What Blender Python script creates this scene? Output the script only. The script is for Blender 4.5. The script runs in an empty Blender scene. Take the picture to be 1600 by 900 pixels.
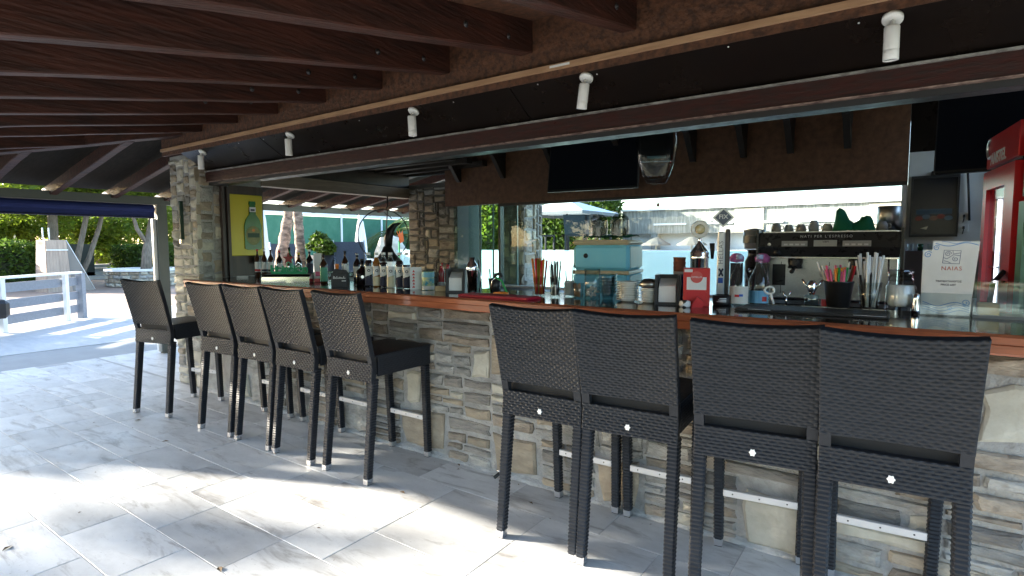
import bpy, bmesh, math, random
from math import sin, cos, pi, radians as rad
from mathutils import Vector, Matrix

SC = bpy.context.scene
COL = SC.collection

# ------------------------------------------------------------------ camera
cd = bpy.data.cameras.new('camera')
cam = bpy.data.objects.new('camera', cd); COL.objects.link(cam)
cd.sensor_width = 36.0
cd.lens = 890.0/1600.0*36.0
cd.clip_start = 0.05; cd.clip_end = 2000.0
YAW, PIT, ROL = rad(35.47), rad(4.39), rad(-0.21)
_F = Vector((-sin(YAW)*cos(PIT), cos(YAW)*cos(PIT), -sin(PIT)))
_R = Vector((cos(YAW), sin(YAW), 0)); _U = _R.cross(_F)
_R2 = _R*cos(ROL)+_U*sin(ROL); _U2 = _U*cos(ROL)-_R*sin(ROL)
cam.matrix_world = Matrix(((_R2.x,_U2.x,-_F.x,0.0),(_R2.y,_U2.y,-_F.y,-2.794),(_R2.z,_U2.z,-_F.z,1.439),(0,0,0,1)))
SC.camera = cam

# ------------------------------------------------------------------ light
SUN_AZ = rad(23.3)      # travel direction of the light, from +X towards +Y
SUN_EL = rad(17.6)
w = bpy.data.worlds.new('World'); SC.world = w; w.use_nodes = True
wn = w.node_tree
sky = wn.nodes.new('ShaderNodeTexSky'); sky.sky_type = 'NISHITA'; sky.sun_disc = False
sky.sun_elevation = SUN_EL
# the sun stands towards (-cos az, -sin az); sky rotation is measured from +Y clockwise
sky.sun_rotation = math.atan2(-cos(SUN_AZ), -sin(SUN_AZ))
sky.air_density = 1.0; sky.dust_density = 1.0; sky.ozone_density = 1.5
wn.links.new(sky.outputs[0], wn.nodes['Background'].inputs[0])
wn.nodes['Background'].inputs[1].default_value = 0.15
sl = bpy.data.lights.new('sun', 'SUN'); sl.energy = 4.8; sl.angle = rad(0.9); sl.color = (1.0, 0.92, 0.79)
so = bpy.data.objects.new('sun', sl); COL.objects.link(so)
so.rotation_euler = Vector((cos(SUN_AZ)*cos(SUN_EL), sin(SUN_AZ)*cos(SUN_EL), -sin(SUN_EL))).to_track_quat('-Z', 'Y').to_euler()
so.location = (-30, -15, 12)
vs = SC.view_settings
vs.view_transform = 'Standard'; vs.look = 'None'; vs.gamma = 1.0; vs.use_curve_mapping = False
vs.exposure = 2.75
SC.cycles.use_denoising = True
SC.cycles.max_bounces = 10; SC.cycles.diffuse_bounces = 5; SC.cycles.glossy_bounces = 4
SC.cycles.transmission_bounces = 6; SC.cycles.transparent_max_bounces = 12
SC.cycles.sample_clamp_indirect = 6.0
SC.cycles.caustics_reflective = False; SC.cycles.caustics_refractive = False

# ------------------------------------------------------------------ materials
MATS = {}
def mat(name, col, rough=0.6, metal=0.0, col2=None, scale=8.0, detail=4.0, mix=(0.35, 0.65), bump=0.0, bscale=None,
        spec=0.5, trans=0.0, emit=None, estr=1.0, stretch=None, ior=1.45, alpha=1.0, coat=0.0, objvar=0.0, sss=0.0, rvar=0.0):
    if name in MATS: return MATS[name]
    m = bpy.data.materials.new(name); m.use_nodes = True
    nt = m.node_tree; N = nt.nodes; L = nt.links
    b = N['Principled BSDF']
    def setv(k, v):
        if k in b.inputs: b.inputs[k].default_value = v
    setv('Base Color', (*col, 1)); setv('Roughness', rough); setv('Metallic', metal)
    setv('Specular IOR Level', spec); setv('Transmission Weight', trans); setv('IOR', ior); setv('Alpha', alpha); setv('Coat Weight', coat)
    if emit: setv('Emission Color', (*emit, 1)); setv('Emission Strength', estr)
    fac = None
    if col2 or bump or rvar:
        tc = N.new('ShaderNodeTexCoord'); src = tc.outputs['Object']
        if stretch:
            mp = N.new('ShaderNodeMapping'); mp.inputs['Scale'].default_value = stretch
            L.new(src, mp.inputs[0]); src = mp.outputs[0]
        nz = N.new('ShaderNodeTexNoise'); nz.inputs['Scale'].default_value = scale; nz.inputs['Detail'].default_value = detail
        nz.inputs['Roughness'].default_value = 0.62
        L.new(src, nz.inputs[0]); fac = nz.outputs[0]
    csock = None
    if col2:
        mr = N.new('ShaderNodeMapRange'); mr.inputs[1].default_value = mix[0]; mr.inputs[2].default_value = mix[1]
        L.new(fac, mr.inputs[0])
        mx = N.new('ShaderNodeMix'); mx.data_type = 'RGBA'
        mx.inputs[6].default_value = (*col, 1); mx.inputs[7].default_value = (*col2, 1)
        L.new(mr.outputs[0], mx.inputs[0]); csock = mx.outputs[2]
    if objvar:
        oi = N.new('ShaderNodeObjectInfo'); hs = N.new('ShaderNodeHueSaturation')
        mr2 = N.new('ShaderNodeMapRange'); mr2.inputs[3].default_value = 1-objvar; mr2.inputs[4].default_value = 1+objvar
        L.new(oi.outputs['Random'], mr2.inputs[0]); L.new(mr2.outputs[0], hs.inputs['Value'])
        if csock: L.new(csock, hs.inputs['Color'])
        else: hs.inputs['Color'].default_value = (*col, 1)
        csock = hs.outputs[0]
    if csock: L.new(csock, b.inputs['Base Color'])
    if rvar:
        mr3 = N.new('ShaderNodeMapRange'); mr3.inputs[1].default_value = .3; mr3.inputs[2].default_value = .7
        mr3.inputs[3].default_value = max(0.02, rough-rvar); mr3.inputs[4].default_value = min(1, rough+rvar)
        L.new(fac, mr3.inputs[0]); L.new(mr3.outputs[0], b.inputs['Roughness'])
    if bump:
        if bscale:
            nz2 = N.new('ShaderNodeTexNoise'); nz2.inputs['Scale'].default_value = bscale; nz2.inputs['Detail'].default_value = 5
            L.new(src, nz2.inputs[0]); h = nz2.outputs[0]
        else: h = fac
        bp = N.new('ShaderNodeBump'); bp.inputs['Strength'].default_value = bump; bp.inputs['Distance'].default_value = 0.02
        L.new(h, bp.inputs['Height']); L.new(bp.outputs[0], b.inputs['Normal'])
    MATS[name] = m
    return m

def glass(name, tint=(0.9, 0.97, 0.95), refl=0.09, rough=0.02):
    """thin clear pane: mostly straight through, a little mirror (thickness too small to bend light)"""
    if name in MATS: return MATS[name]
    m = bpy.data.materials.new(name); m.use_nodes = True; nt = m.node_tree; N = nt.nodes; L = nt.links
    N.remove(N['Principled BSDF'])
    t = N.new('ShaderNodeBsdfTransparent'); t.inputs[0].default_value = (*tint, 1)
    g = N.new('ShaderNodeBsdfGlossy'); g.inputs['Roughness'].default_value = rough
    lw = N.new('ShaderNodeLayerWeight'); lw.inputs[0].default_value = 0.5
    pw = N.new('ShaderNodeMath'); pw.operation = 'POWER'; pw.inputs[1].default_value = 4.0
    L.new(lw.outputs['Facing'], pw.inputs[0])
    mr = N.new('ShaderNodeMapRange'); mr.inputs[3].default_value = refl*0.35; mr.inputs[4].default_value = min(0.9, refl*5)
    L.new(pw.outputs[0], mr.inputs[0])
    mx = N.new('ShaderNodeMixShader'); L.new(mr.outputs[0], mx.inputs[0]); L.new(t.outputs[0], mx.inputs[1]); L.new(g.outputs[0], mx.inputs[2])
    L.new(mx.outputs[0], N['Material Output'].inputs[0])
    MATS[name] = m
    return m

# ------------------------------------------------------------------ mesh building
class MB:
    def __init__(s): s.v = []; s.f = []; s.m = []; s.sm = []
    def add(s, vs, fs, mi=0, smooth=False):
        o = len(s.v); s.v += [tuple(v) for v in vs]
        for f in fs: s.f.append(tuple(i+o for i in f)); s.m.append(mi); s.sm.append(smooth)
        return s
    def box(s, x0, x1, y0, y1, z0, z1, mi=0, b=0.0):
        if b <= 0:
            vs = [(x, y, z) for z in (z0, z1) for y in (y0, y1) for x in (x0, x1)]
            return s.add(vs, [(0,2,3,1),(4,5,7,6),(0,1,5,4),(2,6,7,3),(0,4,6,2),(1,3,7,5)], mi)
        bm = bmesh.new(); bmesh.ops.create_cube(bm, size=1)
        for v in bm.verts: v.co = Vector(((x0+x1)/2+v.co.x*(x1-x0), (y0+y1)/2+v.co.y*(y1-y0), (z0+z1)/2+v.co.z*(z1-z0)))
        bmesh.ops.bevel(bm, geom=bm.edges[:], offset=b, segments=1, affect='EDGES')
        return s.frombm(bm, mi)
    def frombm(s, bm, mi=0, smooth=False):
        bm.verts.index_update()
        s.add([v.co[:] for v in bm.verts], [[v.index for v in f.verts] for f in bm.faces], mi, smooth); bm.free(); return s
    def prism(s, pts, axis, a, b, mi=0):
        """extrude a 2D outline along axis ('x','y','z') from a to b"""
        n = len(pts)
        def P(p, t): return {'x': (t, p[0], p[1]), 'y': (p[0], t, p[1]), 'z': (p[0], p[1], t)}[axis]
        vs = [P(p, a) for p in pts]+[P(p, b) for p in pts]
        fs = [tuple(range(n-1, -1, -1)), tuple(range(n, 2*n))]+[(i, (i+1) % n, n+(i+1) % n, n+i) for i in range(n)]
        return s.add(vs, fs, mi)
    def lathe(s, prof, n=20, c=(0, 0, 0), mi=0, smooth=True, caps=True, M=None):
        vs = []; fs = []; k = len(prof)
        for i in range(n):
            a = 2*pi*i/n
            for r, z in prof: vs.append((c[0]+r*cos(a), c[1]+r*sin(a), c[2]+z))
        for i in range(n):
            j = (i+1) % n
            for q in range(k-1): fs.append((i*k+q, j*k+q, j*k+q+1, i*k+q+1))
        if caps:
            if prof[0][0] > 1e-5: fs.append(tuple(i*k for i in range(n-1, -1, -1)))
            if prof[-1][0] > 1e-5: fs.append(tuple(i*k+k-1 for i in range(n)))
        if M: vs = [tuple(M @ Vector(v)) for v in vs]
        return s.add(vs, fs, mi, smooth)
    def tube(s, path, r, n=8, mi=0, smooth=True, cap=True):
        P = [Vector(p) for p in path]; vs = []; fs = []
        rs = r if isinstance(r, (list, tuple)) else [r]*len(P)
        up = Vector((0, 0, 1)); prev = None
        for i, p in enumerate(P):
            t = (P[min(i+1, len(P)-1)]-P[max(i-1, 0)]).normalized()
            if prev is None:
                a = up.cross(t)
                if a.length < 1e-3: a = Vector((1, 0, 0)).cross(t)
            else: a = prev-t*prev.dot(t)
            a.normalize(); b = t.cross(a); prev = a
            for q in range(n):
                an = 2*pi*q/n; vs.append(tuple(p+a*(rs[i]*cos(an))+b*(rs[i]*sin(an))))
        for i in range(len(P)-1):
            for q in range(n): fs.append((i*n+q, i*n+(q+1) % n, (i+1)*n+(q+1) % n, (i+1)*n+q))
        if cap: fs += [tuple(range(n-1, -1, -1)), tuple((len(P)-1)*n+q for q in range(n))]
        return s.add(vs, fs, mi, smooth)
    def bar(s, p0, p1, wx, wy, mi=0, wx1=None, wy1=None):
        """rectangular bar between two points, widths along world x and y (near vertical bars)"""
        wx1 = wx if wx1 is None else wx1; wy1 = wy if wy1 is None else wy1
        vs = []
        for p, a, b in ((p0, wx, wy), (p1, wx1, wy1)):
            for dx, dy in ((-1, -1), (1, -1), (1, 1), (-1, 1)): vs.append((p[0]+dx*a/2, p[1]+dy*b/2, p[2]))
        return s.add(vs, [(3,2,1,0),(4,5,6,7),(0,1,5,4),(1,2,6,5),(2,3,7,6),(3,0,4,7)], mi)
    def beam(s, p0, p1, wid, hei, mi=0, up=(0, 0, 1)):
        """rectangular timber between two points (top/bottom square to up)"""
        p0 = Vector(p0); p1 = Vector(p1); t = (p1-p0).normalized(); a = t.cross(Vector(up)).normalized(); b = a.cross(t)
        vs = []
        for p in (p0, p1):
            for i, j in ((-1, -1), (1, -1), (1, 1), (-1, 1)): vs.append(tuple(p+a*(i*wid/2)+b*(j*hei/2)))
        return s.add(vs, [(3,2,1,0),(4,5,6,7),(0,1,5,4),(1,2,6,5),(2,3,7,6),(3,0,4,7)], mi)
    def mesh(s, name, mats):
        me = bpy.data.meshes.new(name); me.from_pydata(s.v, [], s.f)
        for m in (mats if isinstance(mats, (list, tuple)) else [mats]): me.materials.append(m)
        me.polygons.foreach_set('material_index', s.m); me.polygons.foreach_set('use_smooth', s.sm)
        me.update(); return me
    def build(s, name, mats, parent=None, loc=None, rot=None):
        bm = bmesh.new(); me = s.mesh(name, mats); bm.from_mesh(me); bmesh.ops.recalc_face_normals(bm, faces=bm.faces[:]); bm.to_mesh(me); bm.free()
        return link(name, me, parent, loc, rot)

def link(name, me, parent=None, loc=None, rot=None):
    o = bpy.data.objects.new(name, me); COL.objects.link(o)
    if parent: o.parent = parent
    if loc: o.location = loc
    if rot: o.rotation_euler = rot
    return o
def thing(name, label, cat, loc=(0, 0, 0), rz=0.0, group=None):
    o = bpy.data.objects.new(name, None); COL.objects.link(o); o.location = loc; o.rotation_euler = (0, 0, rz)
    o.empty_display_size = 0.1
    return tag(o, label, cat, group)
def tag(o, label, cat, group=None):
    o['label'] = label; o['category'] = cat
    if group: o['group'] = group
    return o
def struct(o): o['kind'] = 'structure'; return o
def copy_tree(o, parent=None):
    c = o.copy(); COL.objects.link(c); c.parent = parent
    for ch in list(o.children): copy_tree(ch, c)
    return c
def text(name, s, size, m, parent, loc, rot=(pi/2, 0, 0), ext=0.0015, align='CENTER', sx=1.0, spacing=1.0, bold=0.0):
    cu = bpy.data.curves.new(name, 'FONT'); cu.body = s; cu.size = size; cu.extrude = ext; cu.align_x = align; cu.align_y = 'CENTER'
    cu.space_character = spacing; cu.offset = bold; cu.resolution_u = 3
    to = bpy.data.objects.new(name, cu); COL.objects.link(to)
    me = bpy.data.meshes.new_from_object(to.evaluated_get(bpy.context.evaluated_depsgraph_get()))
    bpy.data.objects.remove(to); me.materials.clear(); me.materials.append(m)
    o = link(name, me, parent, loc, rot); o.scale = (sx, 1, 1)
    return o
RND = random.Random(7)
# ------------------------------------------------------------------ shared surfaces
M_mortar = mat('mortar', (0.44, 0.43, 0.41), 0.95, col2=(0.30, 0.29, 0.275), scale=9, bump=0.7, bscale=60)
M_stone = [
    mat('stone_grey_brown', (0.41, 0.35, 0.28), 0.85, col2=(0.20, 0.165, 0.13), scale=6, stretch=(1, 1, 2.4), bump=0.9, bscale=22, objvar=0.3),
    mat('stone_grey', (0.45, 0.435, 0.40), 0.85, col2=(0.24, 0.23, 0.21), scale=7, stretch=(1, 1, 2.2), bump=0.9, bscale=24, objvar=0.3),
    mat('stone_cream', (0.62, 0.585, 0.49), 0.8, col2=(0.40, 0.365, 0.29), scale=4, detail=8, mix=(0.38, 0.66), bump=0.9, bscale=11, objvar=0.14),
    mat('stone_tan', (0.42, 0.355, 0.265), 0.85, col2=(0.27, 0.22, 0.165), scale=5, stretch=(1, 1, 2), bump=0.8, bscale=18, objvar=0.22),
    mat('stone_rust', (0.50, 0.44, 0.34), 0.85, col2=(0.30, 0.18, 0.10), scale=7, mix=(0.5, 0.7), bump=0.7, bscale=18, objvar=0.15),
    mat('stone_slate', (0.18, 0.17, 0.16), 0.8, col2=(0.30, 0.275, 0.24), scale=8, stretch=(1, 1, 4), bump=0.9, bscale=24, objvar=0.3)]
def tile_mat():
    """stone look porcelain: cloudy pale ground, brown-grey veins along the tile, speckles; each tile cut from another place"""
    m = bpy.data.materials.new('floor_tile'); m.use_nodes = True; nt = m.node_tree; N = nt.nodes; L = nt.links; b = N['Principled BSDF']
    tc = N.new('ShaderNodeTexCoord'); oi = N.new('ShaderNodeObjectInfo')
    mm = N.new('ShaderNodeMath'); mm.operation = 'MULTIPLY'; mm.inputs[1].default_value = 57.0; L.new(oi.outputs['Random'], mm.inputs[0])
    cb = N.new('ShaderNodeCombineXYZ')
    for i in range(3): L.new(mm.outputs[0], cb.inputs[i])
    def noise(scale, stretch, detail, lo, hi, rot=0.0, dist=0.0):
        mp = N.new('ShaderNodeMapping'); mp.inputs['Scale'].default_value = stretch; mp.inputs['Rotation'].default_value = (0, 0, rot); L.new(tc.outputs['Object'], mp.inputs[0]); L.new(cb.outputs[0], mp.inputs['Location'])
        nz = N.new('ShaderNodeTexNoise'); nz.inputs['Scale'].default_value = scale; nz.inputs['Detail'].default_value = detail; nz.inputs['Roughness'].default_value = 0.68; nz.inputs['Distortion'].default_value = dist
        L.new(mp.outputs[0], nz.inputs[0]); mr = N.new('ShaderNodeMapRange'); mr.inputs[1].default_value = lo; mr.inputs[2].default_value = hi; L.new(nz.outputs[0], mr.inputs[0]); return mr.outputs[0]
    def mixc(f, a, c):
        mx = N.new('ShaderNodeMix'); mx.data_type = 'RGBA'; L.new(f, mx.inputs[0])
        for s_, k in ((a, 6), (c, 7)):
            if isinstance(s_, tuple): mx.inputs[k].default_value = (*s_, 1)
            else: L.new(s_, mx.inputs[k])
        return mx.outputs[2]
    c = mixc(noise(3.2, (1, 2.0, 1), 6, 0.38, 0.68), (0.68, 0.685, 0.68), (0.53, 0.53, 0.525))
    c = mixc(noise(2.4, (1.0, 4.2, 1), 9, 0.53, 0.72, 0.22, 0.6), c, (0.27, 0.255, 0.24))
    c = mixc(noise(60, (1, 1, 1), 3, 0.66, 0.80), c, (0.20, 0.18, 0.16))
    hs = N.new('ShaderNodeHueSaturation'); mr2 = N.new('ShaderNodeMapRange'); mr2.inputs[3].default_value = 0.80; mr2.inputs[4].default_value = 1.06
    L.new(oi.outputs['Random'], mr2.inputs[0]); L.new(mr2.outputs[0], hs.inputs['Value']); L.new(c, hs.inputs['Color']); L.new(hs.outputs[0], b.inputs['Base Color'])
    mr3 = N.new('ShaderNodeMapRange'); mr3.inputs[3].default_value = 0.34; mr3.inputs[4].default_value = 0.58; L.new(noise(5, (1, 1, 1), 5, 0.3, 0.7), mr3.inputs[0]); L.new(mr3.outputs[0], b.inputs['Roughness'])
    return m
M_tile = tile_mat(); MATS['floor_tile'] = M_tile
M_grout = mat('grout', (0.46, 0.46, 0.455), 0.9, col2=(0.38, 0.38, 0.375), scale=12)
M_darkwood = mat('brown_timber', (0.062, 0.0215, 0.0145), 0.55, col2=(0.022, 0.0105, 0.0085), scale=3.2, detail=8, mix=(0.36, 0.66), stretch=(7, 0.9, 7), bump=0.4, bscale=9, spec=0.3)
M_osb = mat('brown_board', (0.120, 0.052, 0.028), 0.62, col2=(0.046, 0.022, 0.014), scale=26, detail=6, mix=(0.4, 0.62), bump=0.3, bscale=55)
M_strip = mat('tan_trim', (0.48, 0.30, 0.175), 0.5, col2=(0.36, 0.21, 0.12), scale=5, stretch=(1, 8, 8))
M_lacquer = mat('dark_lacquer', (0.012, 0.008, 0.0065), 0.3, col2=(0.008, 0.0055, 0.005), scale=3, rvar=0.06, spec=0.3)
M_redsteel = mat('oxblood_steel', (0.050, 0.015, 0.013), 0.42, col2=(0.022, 0.010, 0.009), scale=9, stretch=(1, 6, 6), rvar=0.15, bump=0.1)
M_blacksteel = mat('black_steel', (0.028, 0.028, 0.03), 0.42, rvar=0.1, scale=20)
M_grimy = mat('grey_lip', (0.32, 0.31, 0.29), 0.6, col2=(0.11, 0.10, 0.095), scale=14)
M_counter = mat('counter_varnish', (0.030, 0.017, 0.012), 0.10, col2=(0.020, 0.012, 0.009), scale=4, stretch=(1, 5, 1), coat=0.3, rvar=0.04, bump=0.015, bscale=6)
M_edge = mat('counter_edge_wood', (0.38, 0.115, 0.048), 0.3, col2=(0.24, 0.07, 0.032), scale=4, stretch=(1.2, 9, 9), coat=0.4)
M_white = mat('white_paint', (0.78, 0.78, 0.77), 0.4)
M_interior = mat('grey_plaster', (0.70, 0.70, 0.70), 0.8, col2=(0.62, 0.62, 0.63), scale=5)
M_pane = glass('clear_pane', (0.93, 0.975, 0.965), 0.05)
M_alu = mat('aluminium', (0.74, 0.74, 0.75), 0.3, 1.0, rvar=0.08, scale=30)
M_chrome = mat('chrome', (0.82, 0.82, 0.83), 0.12, 1.0)
M_headsteel = mat('green_grey_steel', (0.075, 0.085, 0.075), 0.5, rvar=0.1, scale=15)

# ------------------------------------------------------------------ ground and floors
g = MB()
n = 24
def gz(x, y): return 0.0
g.add([(-400, -300, -0.06), (300, -300, -0.06), (300, 400, -0.06), (-400, 400, -0.06)], [(0, 1, 2, 3)])
struct(g.build('ground', mat('dry_ground', (0.24, 0.21, 0.155), 0.95, col2=(0.13, 0.14, 0.075), scale=0.35, bump=0.4, bscale=6)))

struct(MB().box(-8.55, -5.742, 0.0205, 4.2, -0.12, -0.001).build('side_floor', M_tile))
floor = struct(MB().box(-8.55, 3.2, -3.4, 0.02, -0.12, -0.0022).build('floor', M_grout))
def tile_mesh(lx, ly, nm):
    b = MB(); e = 0.002
    b.add([(0, 0, -0.02), (lx, 0, -0.02), (lx, ly, -0.02), (0, ly, -0.02), (0, 0, -0.0015), (lx, 0, -0.0015), (lx, ly, -0.0015), (0, ly, -0.0015),
           (e, e, 0), (lx-e, e, 0), (lx-e, ly-e, 0), (e, ly-e, 0)],
          [(0,1,5,4),(1,2,6,5),(2,3,7,6),(3,0,4,7),(4,5,9,8),(5,6,10,9),(6,7,11,10),(7,4,8,11),(8,9,10,11)])
    return b.mesh(nm, M_tile)
TL, TW, GAP = 0.622, 0.311, 0.0032
tm_full = tile_mesh(TL-GAP, TW-GAP, 'floor_tile'); tm_half = tile_mesh(TL/2-GAP, TW-GAP, 'floor_tile')
tm_edge = {}
for r in range(-4, 6):
    y = -1.883+TW*r
    x = -8.54+((r*0.37) % 1.0)*0.2-0.62; k = 0
    # rows line up on joints read off the picture
    x = -4.345-TL*7+(0.0 if r % 2 else 0.311)
    if y < -3.35: continue
    wy = TW
    if y+TW > 0.012: wy = 0.0-y+0.010
    while x < 1.25:
        l = TL
        if r in (2, 3, -1) and RND.random() < 0.4: l = TL/2
        x0 = max(x, -8.54); x1 = x+l
        if x1-x0 > 0.05:
            if wy == TW and abs(x0-x) < 1e-6: me = tm_full if l == TL else tm_half
            else:
                key = (round(x1-x0, 3), round(wy, 3))
                if key not in tm_edge: tm_edge[key] = tile_mesh(x1-x0-GAP, wy-GAP, 'floor_tile')
                me = tm_edge[key]
            t = link('tile', me, floor, (x0+GAP/2, y+GAP/2, RND.uniform(-0.0006, 0.0006)))
        x += l

# ------------------------------------------------------------------ rubble stones on a flat face
def stone_mesh(wd, ht, dep, rnd, m):
    """one rough-faced stone, lying in the xz plane, face towards -y"""
    k = rnd.randint(0, 1)
    j = min(wd, ht)*0.2
    pts = []
    for (x, z) in ((0, 0), (wd*rnd.uniform(.35, .65), 0), (wd, 0), (wd, ht*rnd.uniform(.4, .6)), (wd, ht), (wd*rnd.uniform(.35, .65), ht), (0, ht), (0, ht*rnd.uniform(.4, .6))):
        cx = 1 if x < wd*.2 else (-1 if x > wd*.8 else 0); cz = 1 if z < ht*.2 else (-1 if z > ht*.8 else 0)
        pts.append((x+(rnd.uniform(0, j) if cx > 0 else -rnd.uniform(0, j) if cx < 0 else 0), z+(rnd.uniform(0, j) if cz > 0 else -rnd.uniform(0, j) if cz < 0 else 0)))
    c = (wd/2, ht/2); e = min(0.016, min(wd, ht)*0.2)
    def ins(p, s):
        dx, dz = c[0]-p[0], c[1]-p[1]; L = math.hypot(dx, dz); return (p[0]+dx/L*s, p[1]+dz/L*s)
    n = 8; vs = []
    for p in pts: vs.append((p[0], 0.02, p[1]))
    for p in pts: vs.append((p[0], -dep*0.45, p[1]))
    for p in pts:
        q = ins(p, e); vs.append((q[0], -dep*rnd.uniform(0.8, 1.15), q[1]))
    vs.append((c[0]*rnd.uniform(.7, 1.3), -dep*rnd.uniform(0.95, 1.45), c[1]*rnd.uniform(.7, 1.3)))
    fs = []
    for i in range(n):
        q = (i+1) % n
        fs += [(i, q, n+q, n+i), (n+i, n+q, 2*n+q, 2*n+i), (2*n+i, 2*n+q, 3*n)]
    b = MB(); b.add(vs, fs); return b.mesh('stone', m)

def pack(w, h, rnd, rows, big=0.16, unit=0.02, long=(6, 17)):
    """fill a w x h face with random rectangles: a few tall slabs first, thin courses round them"""
    nx, nz = int(round(w/unit)), int(round(h/unit)); occ = [[False]*nz for _ in range(nx)]; out = []
    def free(x, z, a, b): return x+a <= nx and z+b <= nz and x >= 0 and all(not occ[i][j] for i in range(x, x+a) for j in range(z, z+b))
    def put(x, z, a, b, kind):
        for i in range(x, x+a):
            for j in range(z, z+b): occ[i][j] = True
        out.append((x*unit, z*unit, a*unit, b*unit, kind))
    for _ in range(int(w*h*big*60)):
        a = rnd.randint(6, 12); b = rnd.randint(6, 10); x = rnd.randint(0, max(0, nx-a)); z = rnd.randint(0, max(0, nz-b))
        if free(x, z, a, b) and rnd.random() < 0.35: put(x, z, a, b, 'slab')
    for z in range(nz):
        for x in range(nx):
            if occ[x][z]: continue
            b = rnd.choice(rows); a = rnd.randint(*long)
            while b > 1 and not free(x, z, 1, b): b -= 1
            while a > 1 and not free(x, z, a, b): a -= 1
            # close slivers
            if a <= 2:
                pass
            put(x, z, a, b, 'thin' if b <= 3 else 'mid')
    return out

def courses(w, h, rnd):
    """rough coursing: uneven chunks, each cut into bands, bands into slabs or piles of thin strips"""
    out = []
    def cut(L, lo, hi):
        c = [0.0]
        while L-c[-1] > hi: c.append(c[-1]+rnd.uniform(lo, hi))
        if L-c[-1] < lo*0.6 and len(c) > 1: c.pop()
        return list(zip(c, c[1:]+[L]))
    for xa, xb in cut(w, 0.75, 1.3):
        for za, zb in cut(h, 0.16, 0.34):
            for pa, pb in cut(xb-xa, 0.16, 0.46):
                x0, x1 = xa+pa, xa+pb; wd, ht = x1-x0, zb-za
                if ht > 0.12 and wd/ht < 1.9 and wd > 0.10 and rnd.random() < 0.40: out.append((x0, za, wd, ht, 'slab')); continue
                for sa, sb in cut(ht, 0.042, 0.105):
                    if wd > 0.30 and rnd.random() < 0.62:
                        q = x0+wd*rnd.uniform(0.3, 0.7); out.append((x0, za+sa, q-x0, sb-sa, 'thin')); out.append((q, za+sa, x1-q, sb-sa, 'thin'))
                    else: out.append((x0, za+sa, wd, sb-sa, 'thin'))
    return out

def stone_face(parent, w, h, origin, rz, rnd, rows=(2, 3, 3, 4, 5), big=0.16, dep=0.022, weights=None, unit=0.02, gap=0.010, cap=9999, long=(6, 17), coursed=False):
    """lay stones on a face whose lower left corner is origin; local +x runs along the face, -y is outwards"""
    Mx = Matrix.Translation(origin) @ Matrix.Rotation(rz, 4, 'Z'); k = 0
    st = pack(w, h, rnd, rows, big, unit, long) if not coursed else courses(w, h, rnd)
    for x, z, a, b, kind in st:
        if min(a, b) < unit*1.01 and max(a, b) < unit*3: continue
        if kind == 'slab': m = rnd.choices([2, 3, 4, 1], (5, 1.5, 1.5, 3))[0]
        else: m = rnd.choices([0, 1, 2, 3, 5], weights or (5, 4, 1.3, 2, 2.5))[0]
        me = stone_mesh(a-gap*rnd.uniform(.7, 1.2), b-gap*rnd.uniform(.7, 1.2), dep*rnd.uniform(.6, 1.25), rnd, M_stone[m])
        o = link('stone', me, parent); o.matrix_local = Mx @ Matrix.Translation((x+gap/2, 0, z+gap/2)) @ Matrix.Rotation(rnd.uniform(-.012, .012), 4, 'Y'); k += 1
    return k

# ------------------------------------------------------------------ the bar: stone front, timber top
bar = thing('bar_counter', 'long stone-faced bar counter with varnished dark timber top', 'bar counter', (0, 0, 0))
MB().box(-5.74, 1.2, 0.0, 0.16, -0.01, 1.04).build('wall_core', M_mortar, bar)
nst = stone_face(bar, 5.72, 1.03, (-5.22, 0, 0.0), 0, random.Random(21), rows=(2, 3, 3, 4, 4, 5, 6), big=0.20, dep=0.022, gap=0.012, coursed=True)
# counter top: dark slab with a two-step red-brown front edge
MB().box(-5.70, 1.2, -0.185, 0.47, 1.085, 1.118, b=0.004).build('counter_top', M_counter, bar)
eb = MB(); eb.prism([(-0.2, 1.083), (-0.2, 1.108), (-0.186, 1.118), (-0.1865, 1.083)], 'x', -5.7, 1.2); eb.build('edge_nosing', M_edge, bar)
eb = MB(); eb.prism([(-0.188, 1.042), (-0.192, 1.05), (-0.192, 1.078), (-0.186, 1.0828), (-0.06, 1.0828), (-0.06, 1.042)], 'x', -5.7, 1.2); eb.build('edge_board', M_edge, bar)
MB().box(-5.7, 1.2, 0.165, 0.45, 1.045, 1.083).build('under_board', M_darkwood, bar)
# skirting mortar smear along the foot
sk = MB(); xs = [-5.7+0.09*i for i in range(77)]
pr = [(x, -0.018-0.012*RND.random(), 0.012+0.016*RND.random()) for x in xs]
vs = []; fs = []
for i, (x, y, z) in enumerate(pr): vs += [(x, 0.01, 0.0008), (x, y-0.012, 0.0008), (x, y, z*0.6), (x, 0.01, z+0.01)]
for i in range(len(pr)-1):
    for q in range(3): fs.append((i*4+q, i*4+4+q, i*4+5+q, i*4+1+q))
sk.add(vs, fs); sk.build('mortar_fillet', mat('pale_mortar', (0.5, 0.5, 0.49), 0.95, col2=(0.38, 0.38, 0.37), scale=15, bump=0.5, bscale=50), bar)
# side return of the bar on the open end wall
side = thing('side_counter', 'stone half-wall with timber top under the open end of the bar', 'bar counter', (-5.72, 0.66, 0))
MB().box(-0.2, 0.0, 0, 2.15, -0.01, 1.04).build('wall_core', M_mortar, side)
MB().box(-0.28, 0.16, 0, 2.15, 1.06, 1.112, b=0.004).build('counter_top', M_counter, side)

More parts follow.
